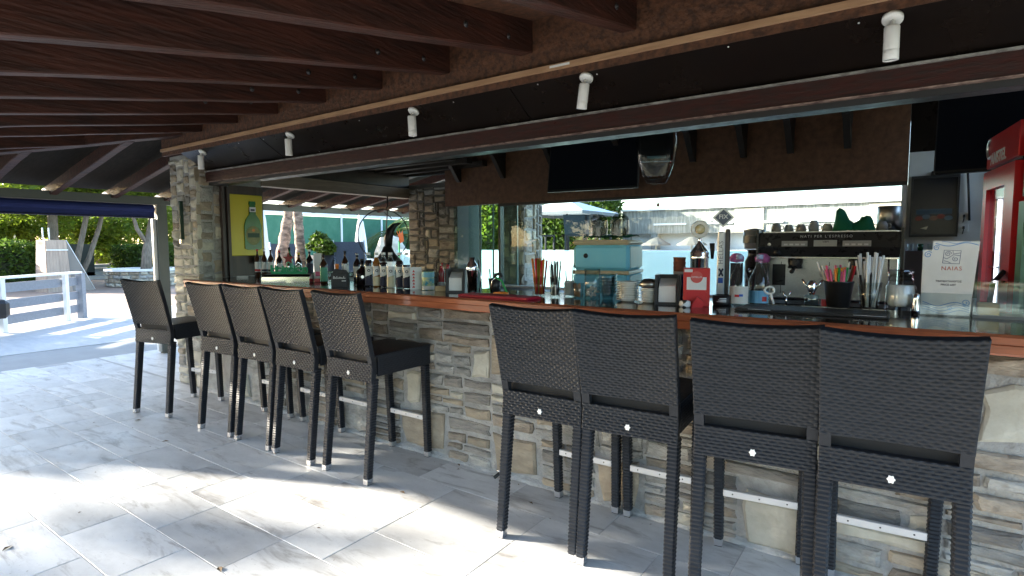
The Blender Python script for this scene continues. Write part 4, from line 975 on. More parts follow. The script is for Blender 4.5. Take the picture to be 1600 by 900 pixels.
t = thing('cork_screw', 'steel forked corkscrew standing beside the white opener', 'corkscrew', (-0.525, 0.29, ZC+0.014), rz_to_cam(-0.5, 0.3))
b = MB(); b.tube([(-0.016, 0, 0.07), (-0.012, 0, 0.05), (0, 0, 0.045), (0.012, 0, 0.05), (0.018, 0, 0.07)], 0.004, 6); b.build('fork', M_chrome, t)
b = MB(); b.tube([(0, 0, 0.044), (0, 0, 0.0)], 0.0045, 6); b.build('shaft', M_chrome, t)
t = thing('wing_opener', 'winged steel opener on a squat glass jar beside the black straw cup', 'opener', (-0.415, 0.31, ZC+0.014), rz_to_cam(-0.4, 0.3))
b = MB(); b.lathe([(0.03, 0), (0.033, 0.05), (0.028, 0.055), (0, 0.056)], 18); b.build('jar', M_glassb, t)
for s in (-1, 1): b = MB(); b.tube([(0, 0, 0.07), (s*0.025, 0, 0.10), (s*0.045, 0, 0.13)], 0.0055, 6); b.build('wing', M_chrome, t)
b = MB(); b.lathe([(0.012, 0.056), (0.02, 0.08), (0.022, 0.11), (0.012, 0.125), (0, 0.126)], 14); b.build('head', M_chrome, t)
tag(MB().box(-0.03, 0.03, -0.02, 0.02, 0, 0.035, b=0.002).build('match_box', M_red, None, (-0.35, 0.36, ZC+0.012), (0, 0, 0.2)), 'small red matchbox behind the black straw cup', 'matchbox')
# straw cups
t = thing('straw_cup', 'black cup of bright coloured straws', 'straws', (-0.305, 0.335, ZC+0.0135))
b = MB(); b.lathe([(0, 0), (0.048, 0), (0.063, 0.118), (0.066, 0.12), (0.066, 0.126), (0.06, 0.126), (0.046, 0.006), (0, 0.006)], 28); b.build('cup', M_black, t)
bunch(t, 'straw', [M_pink, M_orange, M_green, M_pink, M_yellow, M_red, M_orange, mat('brown_straw', (0.3, 0.12, 0.06), 0.4), M_pink], 26, 0.035, 0.075, 0.185, 0.0052, 41, jitter=0.018)
bunch(t, 'straw', [M_paper], 5, 0.03, 0.13, 0.20, 0.004, 47, jitter=0.02)
t = thing('straw_glass', 'tall glass of white wrapped straws beside the jar', 'straws', (-0.178, 0.335, ZC+0.0135))
tumbler(t, 0.036, 0.05, 0.125)
bunch(t, 'wrapped_straw', [M_paper], 22, 0.03, 0.062, 0.24, 0.0052, 52, jitter=0.03)
bunch(t, 'dark_straw', [M_black], 16, 0.03, 0.052, 0.15, 0.0045, 53, jitter=0.02)
# jar with napkins and ribbed glasses
t = thing('napkin_jar', 'glass jar filled with white napkins and topped by a ribbed glass lid', 'jar', (-0.06, 0.38, ZC))
b = MB(); b.lathe([(0.052, 0), (0.06, 0.012), (0.06, 0.12), (0.05, 0.135), (0.047, 0.142)], 24, caps=False); b.build('jar', M_glass, t)
b = MB(); b.lathe([(0, 0.03), (0.045, 0.03), (0.055, 0.05), (0.056, 0.125), (0, 0.127)], 20); b.build('napkins', M_paper, t)
b = MB(); b.lathe([(0.047, 0.143), (0.05, 0.15), (0.045, 0.16), (0.05, 0.17), (0.044, 0.178), (0.05, 0.19), (0.048, 0.197), (0, 0.19)], 14, smooth=False, caps=False); b.build('ribbed_lid', glass('ribbed_glass', (0.7, 0.7, 0.68), 0.3, 0.05), t)
t = thing('napkin_clip', 'small steel pepper pot beside the glass jar', 'pepper pot', (0.0, 0.32, ZC)); b = MB(); b.lathe([(0.016, 0), (0.02, 0.02), (0.012, 0.07), (0.014, 0.09), (0, 0.097)], 16); b.build('pot', M_chrome, t)
# menu stand: a clear foot with two cards
ms = thing('menu_stand', 'white price list card with blue wave borders in a clear stand', 'menu', (0.112, 0.335, ZC), rz_to_cam(0.112, 0.335)+rad(2))
b = MB(); b.box(-0.10, 0.082, -0.03, 0.03, 0, 0.006); b.build('foot', M_glass, ms)
MB().box(-0.10, 0.082, -0.008, -0.005, 0.0065, 0.10).build('clear_pocket', M_glass, ms)
b = MB(); b.add([(-0.096, 0.004, 0.0065), (0.03, 0.004, 0.0065), (0.03, 0.006, 0.29), (-0.096, 0.006, 0.29), (-0.096, 0.006, 0.0065), (0.03, 0.006, 0.0065), (0.03, 0.008, 0.29), (-0.096, 0.008, 0.29)], [(0,1,2,3),(7,6,5,4),(0,4,5,1),(1,5,6,2),(2,6,7,3),(3,7,4,0)]); b.build('rear_card', M_paper, ms)
b = MB(); P4 = [(-0.094, 0.0065), (0.078, 0.0065), (0.100, 0.325), (-0.060, 0.328), (-0.062, 0.285), (-0.094, 0.283)]
b.prism(P4, 'y', -0.004, 0.0005); b.build('front_card', M_paper, ms)
M_wave = mat('wave_blue', (0.16, 0.32, 0.60), 0.6); M_waved = mat('wave_navy', (0.05, 0.09, 0.2), 0.6)
def stroke(pts, w_, m, nm='printed_wave', y=-0.0048):
    b = MB(); vs = []; fs = []
    for i, (x, z) in enumerate(pts):
        x0, z0 = pts[max(0, i-1)]; x1, z1 = pts[min(len(pts)-1, i+1)]; L = math.hypot(x1-x0, z1-z0) or 1
        nx_, nz_ = -(z1-z0)/L*w_/2, (x1-x0)/L*w_/2; vs += [(x+nx_, y, z+nz_), (x-nx_, y, z-nz_)]
    for i in range(len(pts)-1): fs.append((2*i, 2*i+1, 2*i+3, 2*i+2))
    b.add(vs, fs); return b.build(nm, m, ms)
def spiral(cx, cz, r, turns, ph, sgn=1, n=26): return [(cx+r*(1-0.8*i/n)*cos(ph+sgn*2*pi*turns*i/n), cz+r*(1-0.8*i/n)*sin(ph+sgn*2*pi*turns*i/n)) for i in range(n+1)]
for dz, w_ in ((0.052, 0.0035), (0.042, 0.0022), (0.030, 0.0025), (0.018, 0.002)):
    stroke([(-0.088+0.165*i/24, dz+0.009*sin(2*pi*i/24*1.3+0.6+dz*30)) for i in range(25)], w_, M_wave)
stroke(spiral(0.062, 0.062, 0.016, 1.6, -2.2), 0.0032, M_wave); stroke(spiral(0.008, 0.037, 0.010, 1.5, -2.2), 0.002, M_wave)
stroke([(-0.052+0.148*i/20, 0.313+0.007*sin(2*pi*i/20*1.2+2.4)) for i in range(21)], 0.0035, M_wave)
stroke([(-0.03+0.10*i/20, 0.321+0.004*sin(2*pi*i/20*1.2+1)) for i in range(21)], 0.002, M_wave)
stroke(spiral(-0.047, 0.298, 0.012, 1.5, 0.6), 0.0032, M_wave); stroke(spiral(-0.076, 0.268, 0.015, 1.5, 0.6), 0.0032, M_wave)
sq = [(-0.024, 0.232), (0.034, 0.229), (0.038, 0.286), (-0.02, 0.288), (-0.024, 0.232)]
stroke(sq, 0.0022, M_waved, 'printed_logo'); stroke(spiral(-0.006, 0.272, 0.012, 1.6, 0), 0.002, M_waved, 'printed_logo'); stroke(spiral(0.020, 0.25, 0.011, 1.4, 2), 0.002, M_waved, 'printed_logo')
stroke([(-0.022, 0.256), (-0.01, 0.25), (0.0, 0.258), (0.012, 0.268), (0.036, 0.264)], 0.002, M_waved, 'printed_logo'); stroke([(0.01, 0.285), (0.012, 0.272), (0.036, 0.276)], 0.002, M_waved, 'printed_logo'); stroke([(-0.02, 0.242), (-0.006, 0.238), (0.004, 0.232)], 0.002, M_waved, 'printed_logo')
text('title_lettering', 'NAIAS', 0.024, mat('title_red', (0.55, 0.13, 0.10), 0.6), ms, (0.008, -0.0048, 0.208), ext=0.0003, spacing=1.1)
text('menu_lettering', 'ΤΙΜΟΚΑΤΑΛΟΓΟΣ', 0.0105, M_ink, ms, (0.0, -0.0048, 0.152), ext=0.0003, bold=0.0002)
text('menu_lettering', 'PRICE LIST', 0.0115, M_ink, ms, (0.0, -0.0048, 0.137), ext=0.0003, bold=0.0002)
# clear case at the end of the bar
t = thing('acrylic_case', 'clear acrylic display case of beige biscuits past the menu stand', 'case', (0.32, 0.40, ZC))
MB().box(-0.12, 0.22, -0.07, 0.07, 0, 0.012).build('base', mat('case_base', (0.16, 0.17, 0.18), 0.3), t)
for a in ((-0.12, 0.22, -0.07, -0.066, 0.0125, 0.15), (-0.12, 0.22, 0.066, 0.07, 0.0125, 0.15), (-0.12, -0.116, -0.0655, 0.0655, 0.0125, 0.15), (-0.12, 0.22, -0.07, 0.07, 0.1505, 0.154)): MB().box(*a).build('clear_wall', M_glass, t)
for k in range(9): MB().box(-0.10+0.001*(k % 3), -0.03, -0.05+0.011*k, -0.042+0.011*k, 0.0125, 0.05+0.01*RND.random()).build('biscuit', mat('biscuit', (0.5, 0.38, 0.22), 0.8), t)

# ------------------------------------------------------------------ coffee machine and grinder on the back counter
cm = thing('espresso_machine', 'black and steel two-group espresso machine on the back counter', 'coffee machine', (-0.545, 1.95, 0.941), rad(2))
M_mblk = mat('machine_black', (0.022, 0.022, 0.024), 0.3, rvar=0.06, scale=20); M_steel = mat('brushed_steel', (0.60, 0.60, 0.60), 0.32, 0.9, rvar=0.08, scale=40, stretch=(1, 1, 12))
MB().box(-0.43, 0.43, -0.02, 0.30, 0.06, 0.40).build('rear_body', M_steel, cm)
b = MB(); b.prism([(-0.12, 0.40), (-0.14, 0.47), (-0.125, 0.575), (0.30, 0.575), (0.30, 0.40)], 'x', -0.44, 0.44); b.build('upper_housing', M_mblk, cm)
MB().box(-0.43, 0.43, -0.20, 0.02, 0.03, 0.10, b=0.008).build('drip_tray', M_mblk, cm)
MB().box(-0.42, 0.42, -0.19, 0.0, 0.1005, 0.106).build('drip_grille', M_chrome, cm)
MB().box(-0.43, 0.43, -0.05, 0.30, 0.0, 0.029).build('feet_plinth', M_blacksteel, cm)
for s in (-1, 1):
    b = MB(); b.prism([(-0.16, 0.03), (-0.14, 0.60), (0.31, 0.60), (0.31, 0.03), (-0.02, 0.03), (-0.02, 0.35), (-0.10, 0.38), (-0.12, 0.03)], 'x', s*0.452-0.008, s*0.452+0.008); b.build('side_panel', M_mblk, cm)
for x in (-0.20, 0.19):
    b = MB(); b.lathe([(0.05, 0.40), (0.052, 0.36), (0.045, 0.33), (0.05, 0.325), (0.05, 0.312), (0, 0.312)], 24, c=(x, -0.06, 0)); gh = b.build('group_head', M_mblk, cm)
    b = MB(); b.lathe([(0.047, 0.326), (0.0475, 0.318)], 24, c=(x, -0.06, 0), caps=False); b.build('group_ring', M_chrome, gh)
    b = MB(); b.tube([(x, -0.10, 0.315), (x, -0.17, 0.305), (x, -0.24, 0.295)], [0.011, 0.013, 0.016], 10); b.build('portafilter', M_black, cm)
    MB().box(x-0.085, x+0.085, -0.147, -0.13, 0.475, 0.515).build('button_panel', mat('panel_grey', (0.4, 0.41, 0.41), 0.4), cm)
    for k in range(4): MB().box(x-0.07+0.038*k, x-0.045+0.038*k, -0.1495, -0.1475, 0.483, 0.495).build('button', M_paper, cm)
MB().box(-0.075, 0.07, -0.147, -0.13, 0.475, 0.52).build('display', mat('display_grey', (0.45, 0.47, 0.46), 0.3), cm)
text('display_text', 'VBM', 0.02, M_black, cm, (0, -0.1475, 0.507), ext=0.0005)
text('machine_lettering', "NATI PER L'ESPRESSO", 0.026, M_paper, cm, (0.0, -0.1385, 0.546), ext=0.0006, spacing=1.35, rot=(rad(82), 0, 0))
b = MB(); b.lathe([(0.012, 0), (0.012, 0.004), (0, 0.004)], 14, M=Matrix.Translation((-0.37, -0.138, 0.49)) @ Matrix.Rotation(pi/2, 4, 'X')); b.build('badge', M_white, cm)
for x in (-0.38, 0.38):
    b = MB(); b.tube([(x, -0.10, 0.40), (x, -0.13, 0.30), (x+0.01, -0.14, 0.17)], 0.006, 8); b.build('steam_wand', M_chrome, cm)
MB().box(-0.36, -0.27, -0.024, -0.021, 0.18, 0.34).build('gauge_panel', M_mblk, cm)
MB().box(-0.435, 0.435, -0.128, -0.120, 0.388, 0.399).build('chrome_trim', M_chrome, cm); MB().box(-0.43, 0.43, -0.212, -0.2005, 0.06, 0.085).build('tray_trim', M_chrome, cm)
for x in (-0.315, 0.315):
    b = MB(); b.lathe([(0.028, 0), (0.028, 0.01), (0.02, 0.014), (0.02, 0.035), (0, 0.037)], 16, M=Matrix.Translation((x, -0.118, 0.43)) @ Matrix.Rotation(pi/2, 4, 'X')); b.build('steam_knob', M_black, cm)
for x in (-0.02, 0.06):
    b = MB(); b.lathe([(0.026, 0), (0.026, 0.004), (0, 0.004)], 16, M=Matrix.Translation((x, -0.021, 0.27)) @ Matrix.Rotation(pi/2, 4, 'X')); b.build('pressure_gauge', M_porc, cm)
for x in (-0.30, 0.02, 0.28): MB().box(x-0.002, x+0.002, -0.0215, -0.0205, 0.12, 0.36).build('panel_seam', M_blacksteel, cm)
MB().box(-0.42, 0.42, -0.10, 0.28, 0.576, 0.584).build('cup_rail', M_steel, cm)
rn = random.Random(77)
for k in range(9):
    t = thing('espresso_cup', 'upturned grey-white cup on top of the espresso machine', 'cup', (-0.90+0.085*k+rn.uniform(-.01, .01), 1.95+0.09*(k % 2), 1.526), 0, 'cups on the espresso machine')
    b = MB(); h_ = rn.choice((0.055, 0.065, 0.085)); b.lathe([(0.036, 0), (0.034, h_*0.6), (0.022, h_), (0, h_)], 16); b.build('cup', mat('cup_grey', (0.5, 0.48, 0.45), 0.3, objvar=0.2), t)
    b = MB(); b.tube([(0.034, 0, 0.015), (0.052, 0, 0.02), (0.05, 0, 0.042), (0.03, 0, 0.046)], 0.004, 6); b.build('handle', MATS['cup_grey'], t)
t = thing('green_cloth', 'green cloth dropped over cups on the espresso machine', 'cloth', (-0.38, 1.92, 1.526), 0.05)
b = MB(); vs = []; fs = []; nx, ny = 20, 10; rn = random.Random(3)
prof = [0.02, 0.07, 0.14, 0.165, 0.16, 0.135, 0.115, 0.10, 0.085, 0.07, 0.055, 0.06, 0.075, 0.09, 0.10, 0.095, 0.105, 0.10, 0.08, 0.03, 0.0]
for j in range(ny+1):
    for i in range(nx+1):
        v = j/ny; e = sin(pi*v)**0.45; vs.append((-0.13+0.26*i/nx+0.008*sin(5*v+i), -0.09+0.18*v, max(0.0, prof[i]*e+rn.uniform(-.005, .005))))
for j in range(ny):
    for i in range(nx): a = j*(nx+1)+i; fs.append((a, a+1, a+nx+2, a+nx+1))
b.add(vs, fs, 0, True); b.build('cloth', MATS['green_fabric'], t)
t = thing('steel_canister', 'tall dull steel canister behind the green cloth on the machine', 'canister', (-0.18, 2.12, 1.526)); b = MB(); b.lathe([(0.075, 0), (0.075, 0.17), (0.07, 0.175), (0, 0.175)], 24); b.build('drum', MATS['worn_steel'], t)
t = thing('coffee_grinder', 'black coffee grinder with smoked bean hopper beside the espresso machine', 'coffee grinder', (-1.05, 1.95, 0.941), 0)
b = MB(); b.lathe([(0.07, 0.455), (0.082, 0.53), (0.082, 0.60), (0.02, 0.615), (0, 0.615)], 20); b.build('bean_hopper', mat('hopper_grey', (0.30, 0.30, 0.30), 0.25), t)
b = MB(); b.lathe([(0.083, 0.50), (0.083, 0.555)], 20, caps=False); b.build('hopper_band', M_mblk, t)
b = MB(); b.lathe([(0.085, 0), (0.085, 0.02), (0.065, 0.03), (0.065, 0.36), (0.045, 0.40), (0.045, 0.44), (0.07, 0.45), (0, 0.452)], 20); b.build('body', M_mblk, t)
b = MB(); b.tube([(0, -0.06, 0.30), (0, -0.13, 0.28)], 0.02, 8); b.build('dosing_spout', M_chrome, t)
for k, x in enumerate((-1.14, -0.955)):
    t = thing('pink_cloth', ('bright pink cloth bundle on the hidden side of the grinder', 'bright pink cloth bundle between grinder and coffee machine')[k], 'cloth', (x, 1.80, 1.32)); b = MB(); b.lathe([(0, -0.03), (0.05, -0.02), (0.055, 0.015), (0.03, 0.04), (0, 0.045)], 10); b.build('bundle', mat('hot_pink', (0.62, 0.16, 0.42), 0.7), t)
    MB().box(-0.04, 0.04, -0.03, 0.03, -0.378, -0.031).build('jar', M_black, t)

# ------------------------------------------------------------------ fridges, screens and boards
def fridge(x, y, rz, name, lab, m_body, word, h=1.98, wd=0.60, dp=0.6, header=0.30, m_head=None, head_text=True):
    """front towards local -y, from local x 0..wd"""
    t = thing(name, lab, 'fridge', (x, y, 0), rz)
    MB().box(0, wd, 0.02, dp, 0.0, h-header-0.012).build('cabinet', mat('fridge_black', (0.02, 0.02, 0.022), 0.35), t)
    MB().box(0.012, wd-0.012, 0.0, dp, h-header-0.0115, h-header).build('gap', M_black, t)
    MB().box(0, wd, 0.012, dp, h-header+0.001, h).build('header_box', MATS['fridge_black'], t)
    MB().box(0.0, wd-0.0, -0.02, 0.0115, h-header+0.001, h, b=0.004).build('header_sign', m_head or m_body, t)
    fw = 0.085; zt = h-header-0.02
    for (a0, a1, b0, b1) in ((0, fw*0.9, 0.05, zt), (wd-fw*1.9, wd, 0.05, zt), (fw*0.9+.0005, wd-fw*1.9-.0005, 0.05, 0.14), (fw*0.9+.0005, wd-fw*1.9-.0005, zt-0.10, zt)): MB().box(a0, a1, -0.03, 0.0195, b0, b1).build('door_frame', m_body, t)
    MB().box(fw*0.9+0.001, wd-fw*1.9-0.001, -0.012, -0.006, 0.141, zt-0.101).build('door_glass', glass('fridge_glass', (0.85, 0.9, 0.92), 0.06), t)
    MB().box(fw*0.9+0.002, wd-fw*1.9-0.002, 0.014, 0.0195, 0.142, zt-0.102).build('cavity_back', mat('fridge_inside', (0.06, 0.065, 0.07), 0.5), t)
    MB().box(0.20, 0.214, -0.002, 0.012, 0.20, zt-0.16).build('light_tube', mat('fridge_tube', (0.9, 0.85, 0.95), 0.4, emit=(1.0, 0.88, 1.0), estr=0.9), t)
    MB().box(0.34, 0.355, -0.002, 0.012, 0.20, zt-0.16).build('light_tube', mat('fridge_tube_dim', (0.6, 0.62, 0.65), 0.3), t)
    for k in range(5): MB().box(fw, wd-fw*2, 0.0, 0.0135, 0.30+0.25*k, 0.31+0.25*k).build('shelf', M_alu, t)
    b = MB(); b.tube([(wd-0.05, -0.032, 1.30), (wd-0.05, -0.075, 1.24), (wd-0.05, -0.085, 1.12), (wd-0.05, -0.075, 1.0), (wd-0.05, -0.032, 0.94)], 0.012, 8); b.build('door_handle', M_black, t)
    return t
M_amred = mat('fridge_red', (0.55, 0.016, 0.022), 0.3)
fa = -pi/2+rad(7)          # front looks along -x
f = fridge(0.315, 1.44, fa, 'drinks_fridge', 'tall red glass-door drinks fridge with a brand header', M_amred, 'AMSTEL', h=2.02, header=0.17)
text('header_lettering', 'AMSTEL', 0.085, M_paper, f, (0.24, -0.0215, 1.892), ext=0.001, sx=1.0, bold=0.002)
b = MB(); b.tube([(0.07+0.05*cos(a_), -0.022, 1.955+0.05*sin(a_)) for a_ in [pi*0.45+2*pi*0.62*i/20 for i in range(21)]], 0.008, 6); b.build('header_ring', M_alu, f)
f = fridge(0.40, 2.28, fa-rad(3), 'drinks_fridge', 'dark green glass-door fridge half hidden behind the red fridge', mat('fridge_grey', (0.17, 0.18, 0.18), 0.4), '', h=1.80, header=0.26, m_head=mat('fridge_green', (0.006, 0.07, 0.04), 0.35), wd=0.55)
b = MB(); b.tube([(0.2+0.05*cos(i*0.5), -0.022, 1.66+0.03*sin(i*0.8)) for i in range(20)], 0.004, 6); b.build('header_scribble', M_alu, f)
f = fridge(0.405, 0.79, fa+rad(2), 'drinks_fridge', 'green-lit glass-door fridge standing just in front of the red fridge', mat('fridge_green_light', (0.10, 0.26, 0.15), 0.4), '', h=1.95, wd=0.5)
tv = thing('television', 'black flat television hung above the back window', 'television', (-2.68, 2.35, 2.24), rad(6))
tv.rotation_euler = (rad(-9), 0, rad(6))
MB().box(-0.48, 0.48, 0.0, 0.035, -0.27, 0.27, b=0.008).build('casing', M_black, tv); MB().box(-0.462, 0.462, -0.003, -0.0005, -0.248, 0.255).build('screen', mat('tv_screen', (0.012, 0.015, 0.024), 0.12), tv)
MB().box(-0.08, 0.08, 0.036, 0.2, -0.05, 0.6).build('bracket', M_black, tv)
t = thing('television', 'black screen hung high in the dark corner above the menu board', 'television', (0.19, 1.95, 2.18)); t.rotation_euler = (rad(-4), 0, rad(-8))
MB().box(-0.13, 0.44, 0, 0.05, -0.29, 0.29, b=0.008).build('casing', M_black, t); MB().box(-0.12, 0.43, -0.003, -0.0005, -0.27, 0.275).build('screen', MATS['tv_screen'], t); MB().box(0.1, 0.2, 0.051, 0.3, -0.05, 0.5).build('bracket', M_black, t)
for k, x in enumerate((0.15, 0.27)):
    b = MB(); b.tube([(0, 0, 0), (0.01, 0, -0.12), (0.025, 0, -0.35)], 0.008, 6); c_ = b.build('power_cable', M_black, None, (x+0.12, 2.575, 1.95)); tag(c_, ('dark cable hanging on the plaster wall, next to the menu board', 'dark cable hanging on the plaster wall, next to the green fridge')[k], 'cable')
bl = thing('insect_lamp', 'hanging clear shell lamp with a pale blue tube beside the television', 'lamp', (-1.66, 1.45, 2.1), rz_to_cam(-1.66, 1.45))
b = MB(); vs = []; fs = []; prof = [(0.155, 0.20), (0.16, 0.1), (0.14, -0.02), (0.10, -0.14), (0.07, -0.2), (0.0, -0.205)]
for i in range(13):
    a = pi*i/12
    for r, z in prof: vs.append((r*cos(a), -0.06*sin(a)*(r/0.16), z))
for i in range(12):
    for q in range(5): fs.append((i*6+q, i*6+6+q, i*6+7+q, i*6+1+q))
b.add(vs, fs, 0, True); b.build('shell', glass('smoked_shell', (0.55, 0.58, 0.6), 0.2, 0.1), bl)
MB().box(-0.07, 0.07, -0.005, 0.02, -0.01, 0.01, b=0.004).build('tube', mat('pale_blue_tube', (0.35, 0.65, 0.75), 0.3), bl)
MB().box(-0.12, 0.12, 0.012, 0.05, -0.03, 0.34).build('back_plate', M_black, bl)
for s in (-1, 1): b = MB(); b.tube([(s*0.10, 0.03, 0.33), (s*0.10, 0.03, 0.62)], 0.004, 6); b.build('hanger', M_black, bl)
mb_ = thing('menu_board', 'dark framed picture menu with food photos on the grey wall', 'menu board', (0.082, 2.585, 1.714))
MB().box(-0.136, 0.136, 0, 0.014, -0.21, 0.21).build('backing', mat('menu_dark', (0.015, 0.016, 0.022), 0.25), mb_)
for a in ((-0.148, 0.148, -0.012, 0.014, 0.2105, 0.23), (-0.148, 0.148, -0.012, 0.014, -0.23, -0.2105), (-0.148, -0.1365, -0.012, 0.014, -0.21, 0.21), (0.1365, 0.148, -0.012, 0.014, -0.21, 0.21)): MB().box(*a).build('frame', mat('frame_black', (0.03, 0.03, 0.032), 0.4), mb_)
rn = random.Random(8)
for k in range(5):
    cx = -0.09+0.045*k; b = MB(); b.prism([(cx+0.026*cos(2*pi*i/12), -0.09+0.012*rn.uniform(-1, 1)*0+0.018*sin(2*pi*i/12)+0.012*(k % 2)) for i in range(12)], 'y', -0.002, 0.001); b.build('dish_photo', mat('dish_print%d' % (k % 3), ((0.25, 0.06, 0.04), (0.12, 0.18, 0.22), (0.35, 0.2, 0.12))[k % 3], 0.5), mb_)
MB().box(-0.11, 0.11, -0.001, 0.0008, -0.06, -0.02).build('blue_print', mat('blue_print', (0.05, 0.09, 0.12), 0.5), mb_)
b = MB(); b.prism([(-0.08, -0.165), (-0.03, -0.15), (-0.04, -0.175)], 'y', -0.002, 0.001); b.build('dish_photo', M_cream, mb_)
b = MB(); b.lathe([(0.02, 0), (0.015, 0.03), (0, 0.03)], 10, c=(-0.01, 0, 0.231)); b.build('hanger', M_black, mb_)
for k, z in enumerate((1.633, 1.548)):
    t = thing('wall_socket', ('upper white socket plate with a black plug beside the menu board', 'lower white socket plate with a black plug beside the menu board')[k], 'socket', (0.262, 2.594, z))
    MB().box(-0.028, 0.03, -0.012, 0.006, -0.03, 0.03, b=0.002).build('plate', M_white, t); MB().box(-0.006, 0.008, -0.035, -0.0125, -0.010, 0.012, b=0.003).build('plug', M_black, t)
    b = MB(); b.tube([(0, -0.035, 0), (0.0, -0.042, -0.02), (-0.004, -0.02, -0.045)], 0.003, 6); b.build('cable', M_black, t)
t = thing('wall_shelf', 'grey shelf box below the menu board with small jars on it', 'shelf', (0.05, 2.44, 1.05)); MB().box(-0.13, 0.30, -0.1, 0.14, 0, 0.33).build('box', mat('shelf_grey', (0.16, 0.155, 0.15), 0.6), t)
for k in range(4):
    q = tag(tumbler(None, 0.018, 0.02, 0.05, M_greenglass if k == 1 else M_glass, 'small_jar'), ('clear', 'green', 'clear', 'clear')[k]+' small jar on the grey shelf, number %s from the window' % ('one', 'two', 'three', 'four')[k], 'jar', 'small jars on the shelf'); q.location = (-0.05+0.06*k, 2.42, 1.38)
# yellow lightbox sign on the inner side of the pillar
ys = thing('beer_sign', 'yellow light-box sign with a green beer bottle picture', 'sign', (-5.70, 0.33, 1.66), pi/2)
M_ysign = mat('sign_yellow', (0.58, 0.47, 0.015), 0.35)
MB().box(-0.055, 0.31, 0.0, 0.05, -0.33, 0.30, b=0.006).build('box', M_ysign, ys)
B0 = [(0.042, -0.27), (0.062, -0.255), (0.062, -0.02), (0.05, 0.045), (0.024, 0.10), (0.02, 0.20), (0.024, 0.205), (0.022, 0.235)]
pts = [(0.19+x*1.5, z) for x, z in B0]+[(0.19-x*1.5, z) for x, z in reversed(B0)]
b = MB(); b.prism(pts, 'y', -0.012, -0.0005); bt = b.build('bottle_picture', mat('bottle_green', (0.008, 0.10, 0.02), 0.25, col2=(0.015, 0.17, 0.03), scale=6), ys)
b = MB(); b.prism([(0.19+0.082*cos(2*pi*i/24), -0.12+0.098*sin(2*pi*i/24)) for i in range(24)], 'y', -0.014, -0.0121); lb_ = b.build('bottle_label', mat('label_olive', (0.20, 0.22, 0.06), 0.5), bt)
b = MB(); b.prism([(0.19+0.07*cos(2*pi*i/24), -0.12+0.085*sin(2*pi*i/24)) for i in range(24)], 'y', -0.0155, -0.0141); b.build('label_ground', mat('label_cream', (0.30, 0.28, 0.12), 0.5, col2=(0.2, 0.2, 0.07), scale=30), lb_)
MB().box(0.125, 0.255, -0.017, -0.0156, -0.14, -0.095).build('label_ribbon', mat('label_dark', (0.02, 0.06, 0.03), 0.5), lb_)
b = MB(); b.prism([(0.19+0.016*cos(2*pi*i/12), -0.065+0.016*sin(2*pi*i/12)) for i in range(12)], 'y', -0.017, -0.0156); b.build('label_seal', M_orange, lb_)
MB().box(0.155, 0.225, -0.0135, -0.0121, 0.125, 0.175).build('neck_label', M_paper, bt); MB().box(0.168, 0.212, -0.0145, -0.0136, 0.135, 0.155).build('neck_print', M_ink, bt)
t = thing('wall_phone', 'dark handset bracket with a pale cord under the yellow sign', 'handset', (-5.705, 0.55, 1.27), pi/2); MB().box(-0.04, 0.05, -0.04, 0.0, -0.02, 0.06, b=0.005).build('bracket', M_black, t)
b = MB(); b.tube([(0.03, -0.045, 0.05), (0.03, -0.05, -0.06), (0.02, -0.045, -0.13)], 0.006, 6); b.build('cord', M_white, t)
tag(MB().box(-0.05, 0.05, -0.02, 0.02, 0, 0.018, b=0.003).build('remote_control', M_white, None, (-5.45, 0.25, ZC), (0, 0, rad(50))), 'small white remote lying on the bar below the yellow sign', 'remote')
# iron garden ornament in the open end
sc_ = thing('iron_ornament', 'black iron hat-and-horn ornament in a wire hoop at the open end', 'ornament', (-5.66, 2.28, 1.113), rz_to_cam(-5.66, 2.28))
b = MB(); b.tube([(0.32*cos(2*pi*i/40), 0, 0.45+0.33*sin(2*pi*i/40)) for i in range(41)], 0.008, 6, cap=False); b.build('hoop', M_black, sc_)
b = MB(); b.lathe([(0.19, 0.11), (0.17, 0.13), (0.09, 0.22), (0.055, 0.30), (0, 0.33)], 14, c=(0.05, 0, 0)); b.build('bell', M_black, sc_)
b = MB(); b.tube([(0.06, 0, 0.30), (0.06, 0, 0.40), (0.085, 0, 0.50), (0.14, 0, 0.575), (0.23, 0, 0.61)], [0.05, 0.06, 0.055, 0.035, 0.006], 10); b.build('horn', M_black, sc_)
b = MB(); b.tube([(0.06, 0, 0.36), (0.04, 0.01, 0.56), (0.06, 0, 0.78), (0.06, 0, 0.95)], 0.008, 6); b.build('hanging_rod', M_black, sc_)
b = MB(); b.tube([(0.06+0.05*cos(i*0.7), 0.05*sin(i*0.7), 0.66+0.022*i) for i in range(13)], 0.006, 6); b.build('spiral', M_black, sc_)
b = MB(); b.tube([(0.0, 0, 0.0), (0.0, 0, 0.12)], 0.015, 8); b.build('stand', M_black, sc_)
# pendant bulb and wire outside the window head, floor fixture
t = thing('pendant_bulb', 'tiny dark pendant bulb on a thin wire before the back window', 'bulb', (-2.05, 2.5, 1.80)); b = MB(); b.lathe([(0.004, 0.03), (0.012, 0.02), (0.014, 0), (0, -0.014)], 10); b.build('bulb', mat('dark_red_bulb', (0.2, 0.03, 0.02), 0.3), t); b = MB(); b.tube([(0, 0, 0.03), (0, 0, 0.15)], 0.002, 5); b.build('wire', M_black, t)
t = thing('drain_valve', 'small black and chrome valve at the foot of the stone front', 'valve', (-2.05, -0.06, 0.0)); b = MB(); b.tube([(0, 0.06, 0.03), (0, 0.0, 0.028), (-0.012, -0.035, 0.012)], 0.011, 8); b.build('spout', M_black, t); b = MB(); b.tube([(-0.02, 0.0, 0.045), (0.02, 0.0, 0.045)], 0.008, 8); b.build('lever', M_chrome, t)
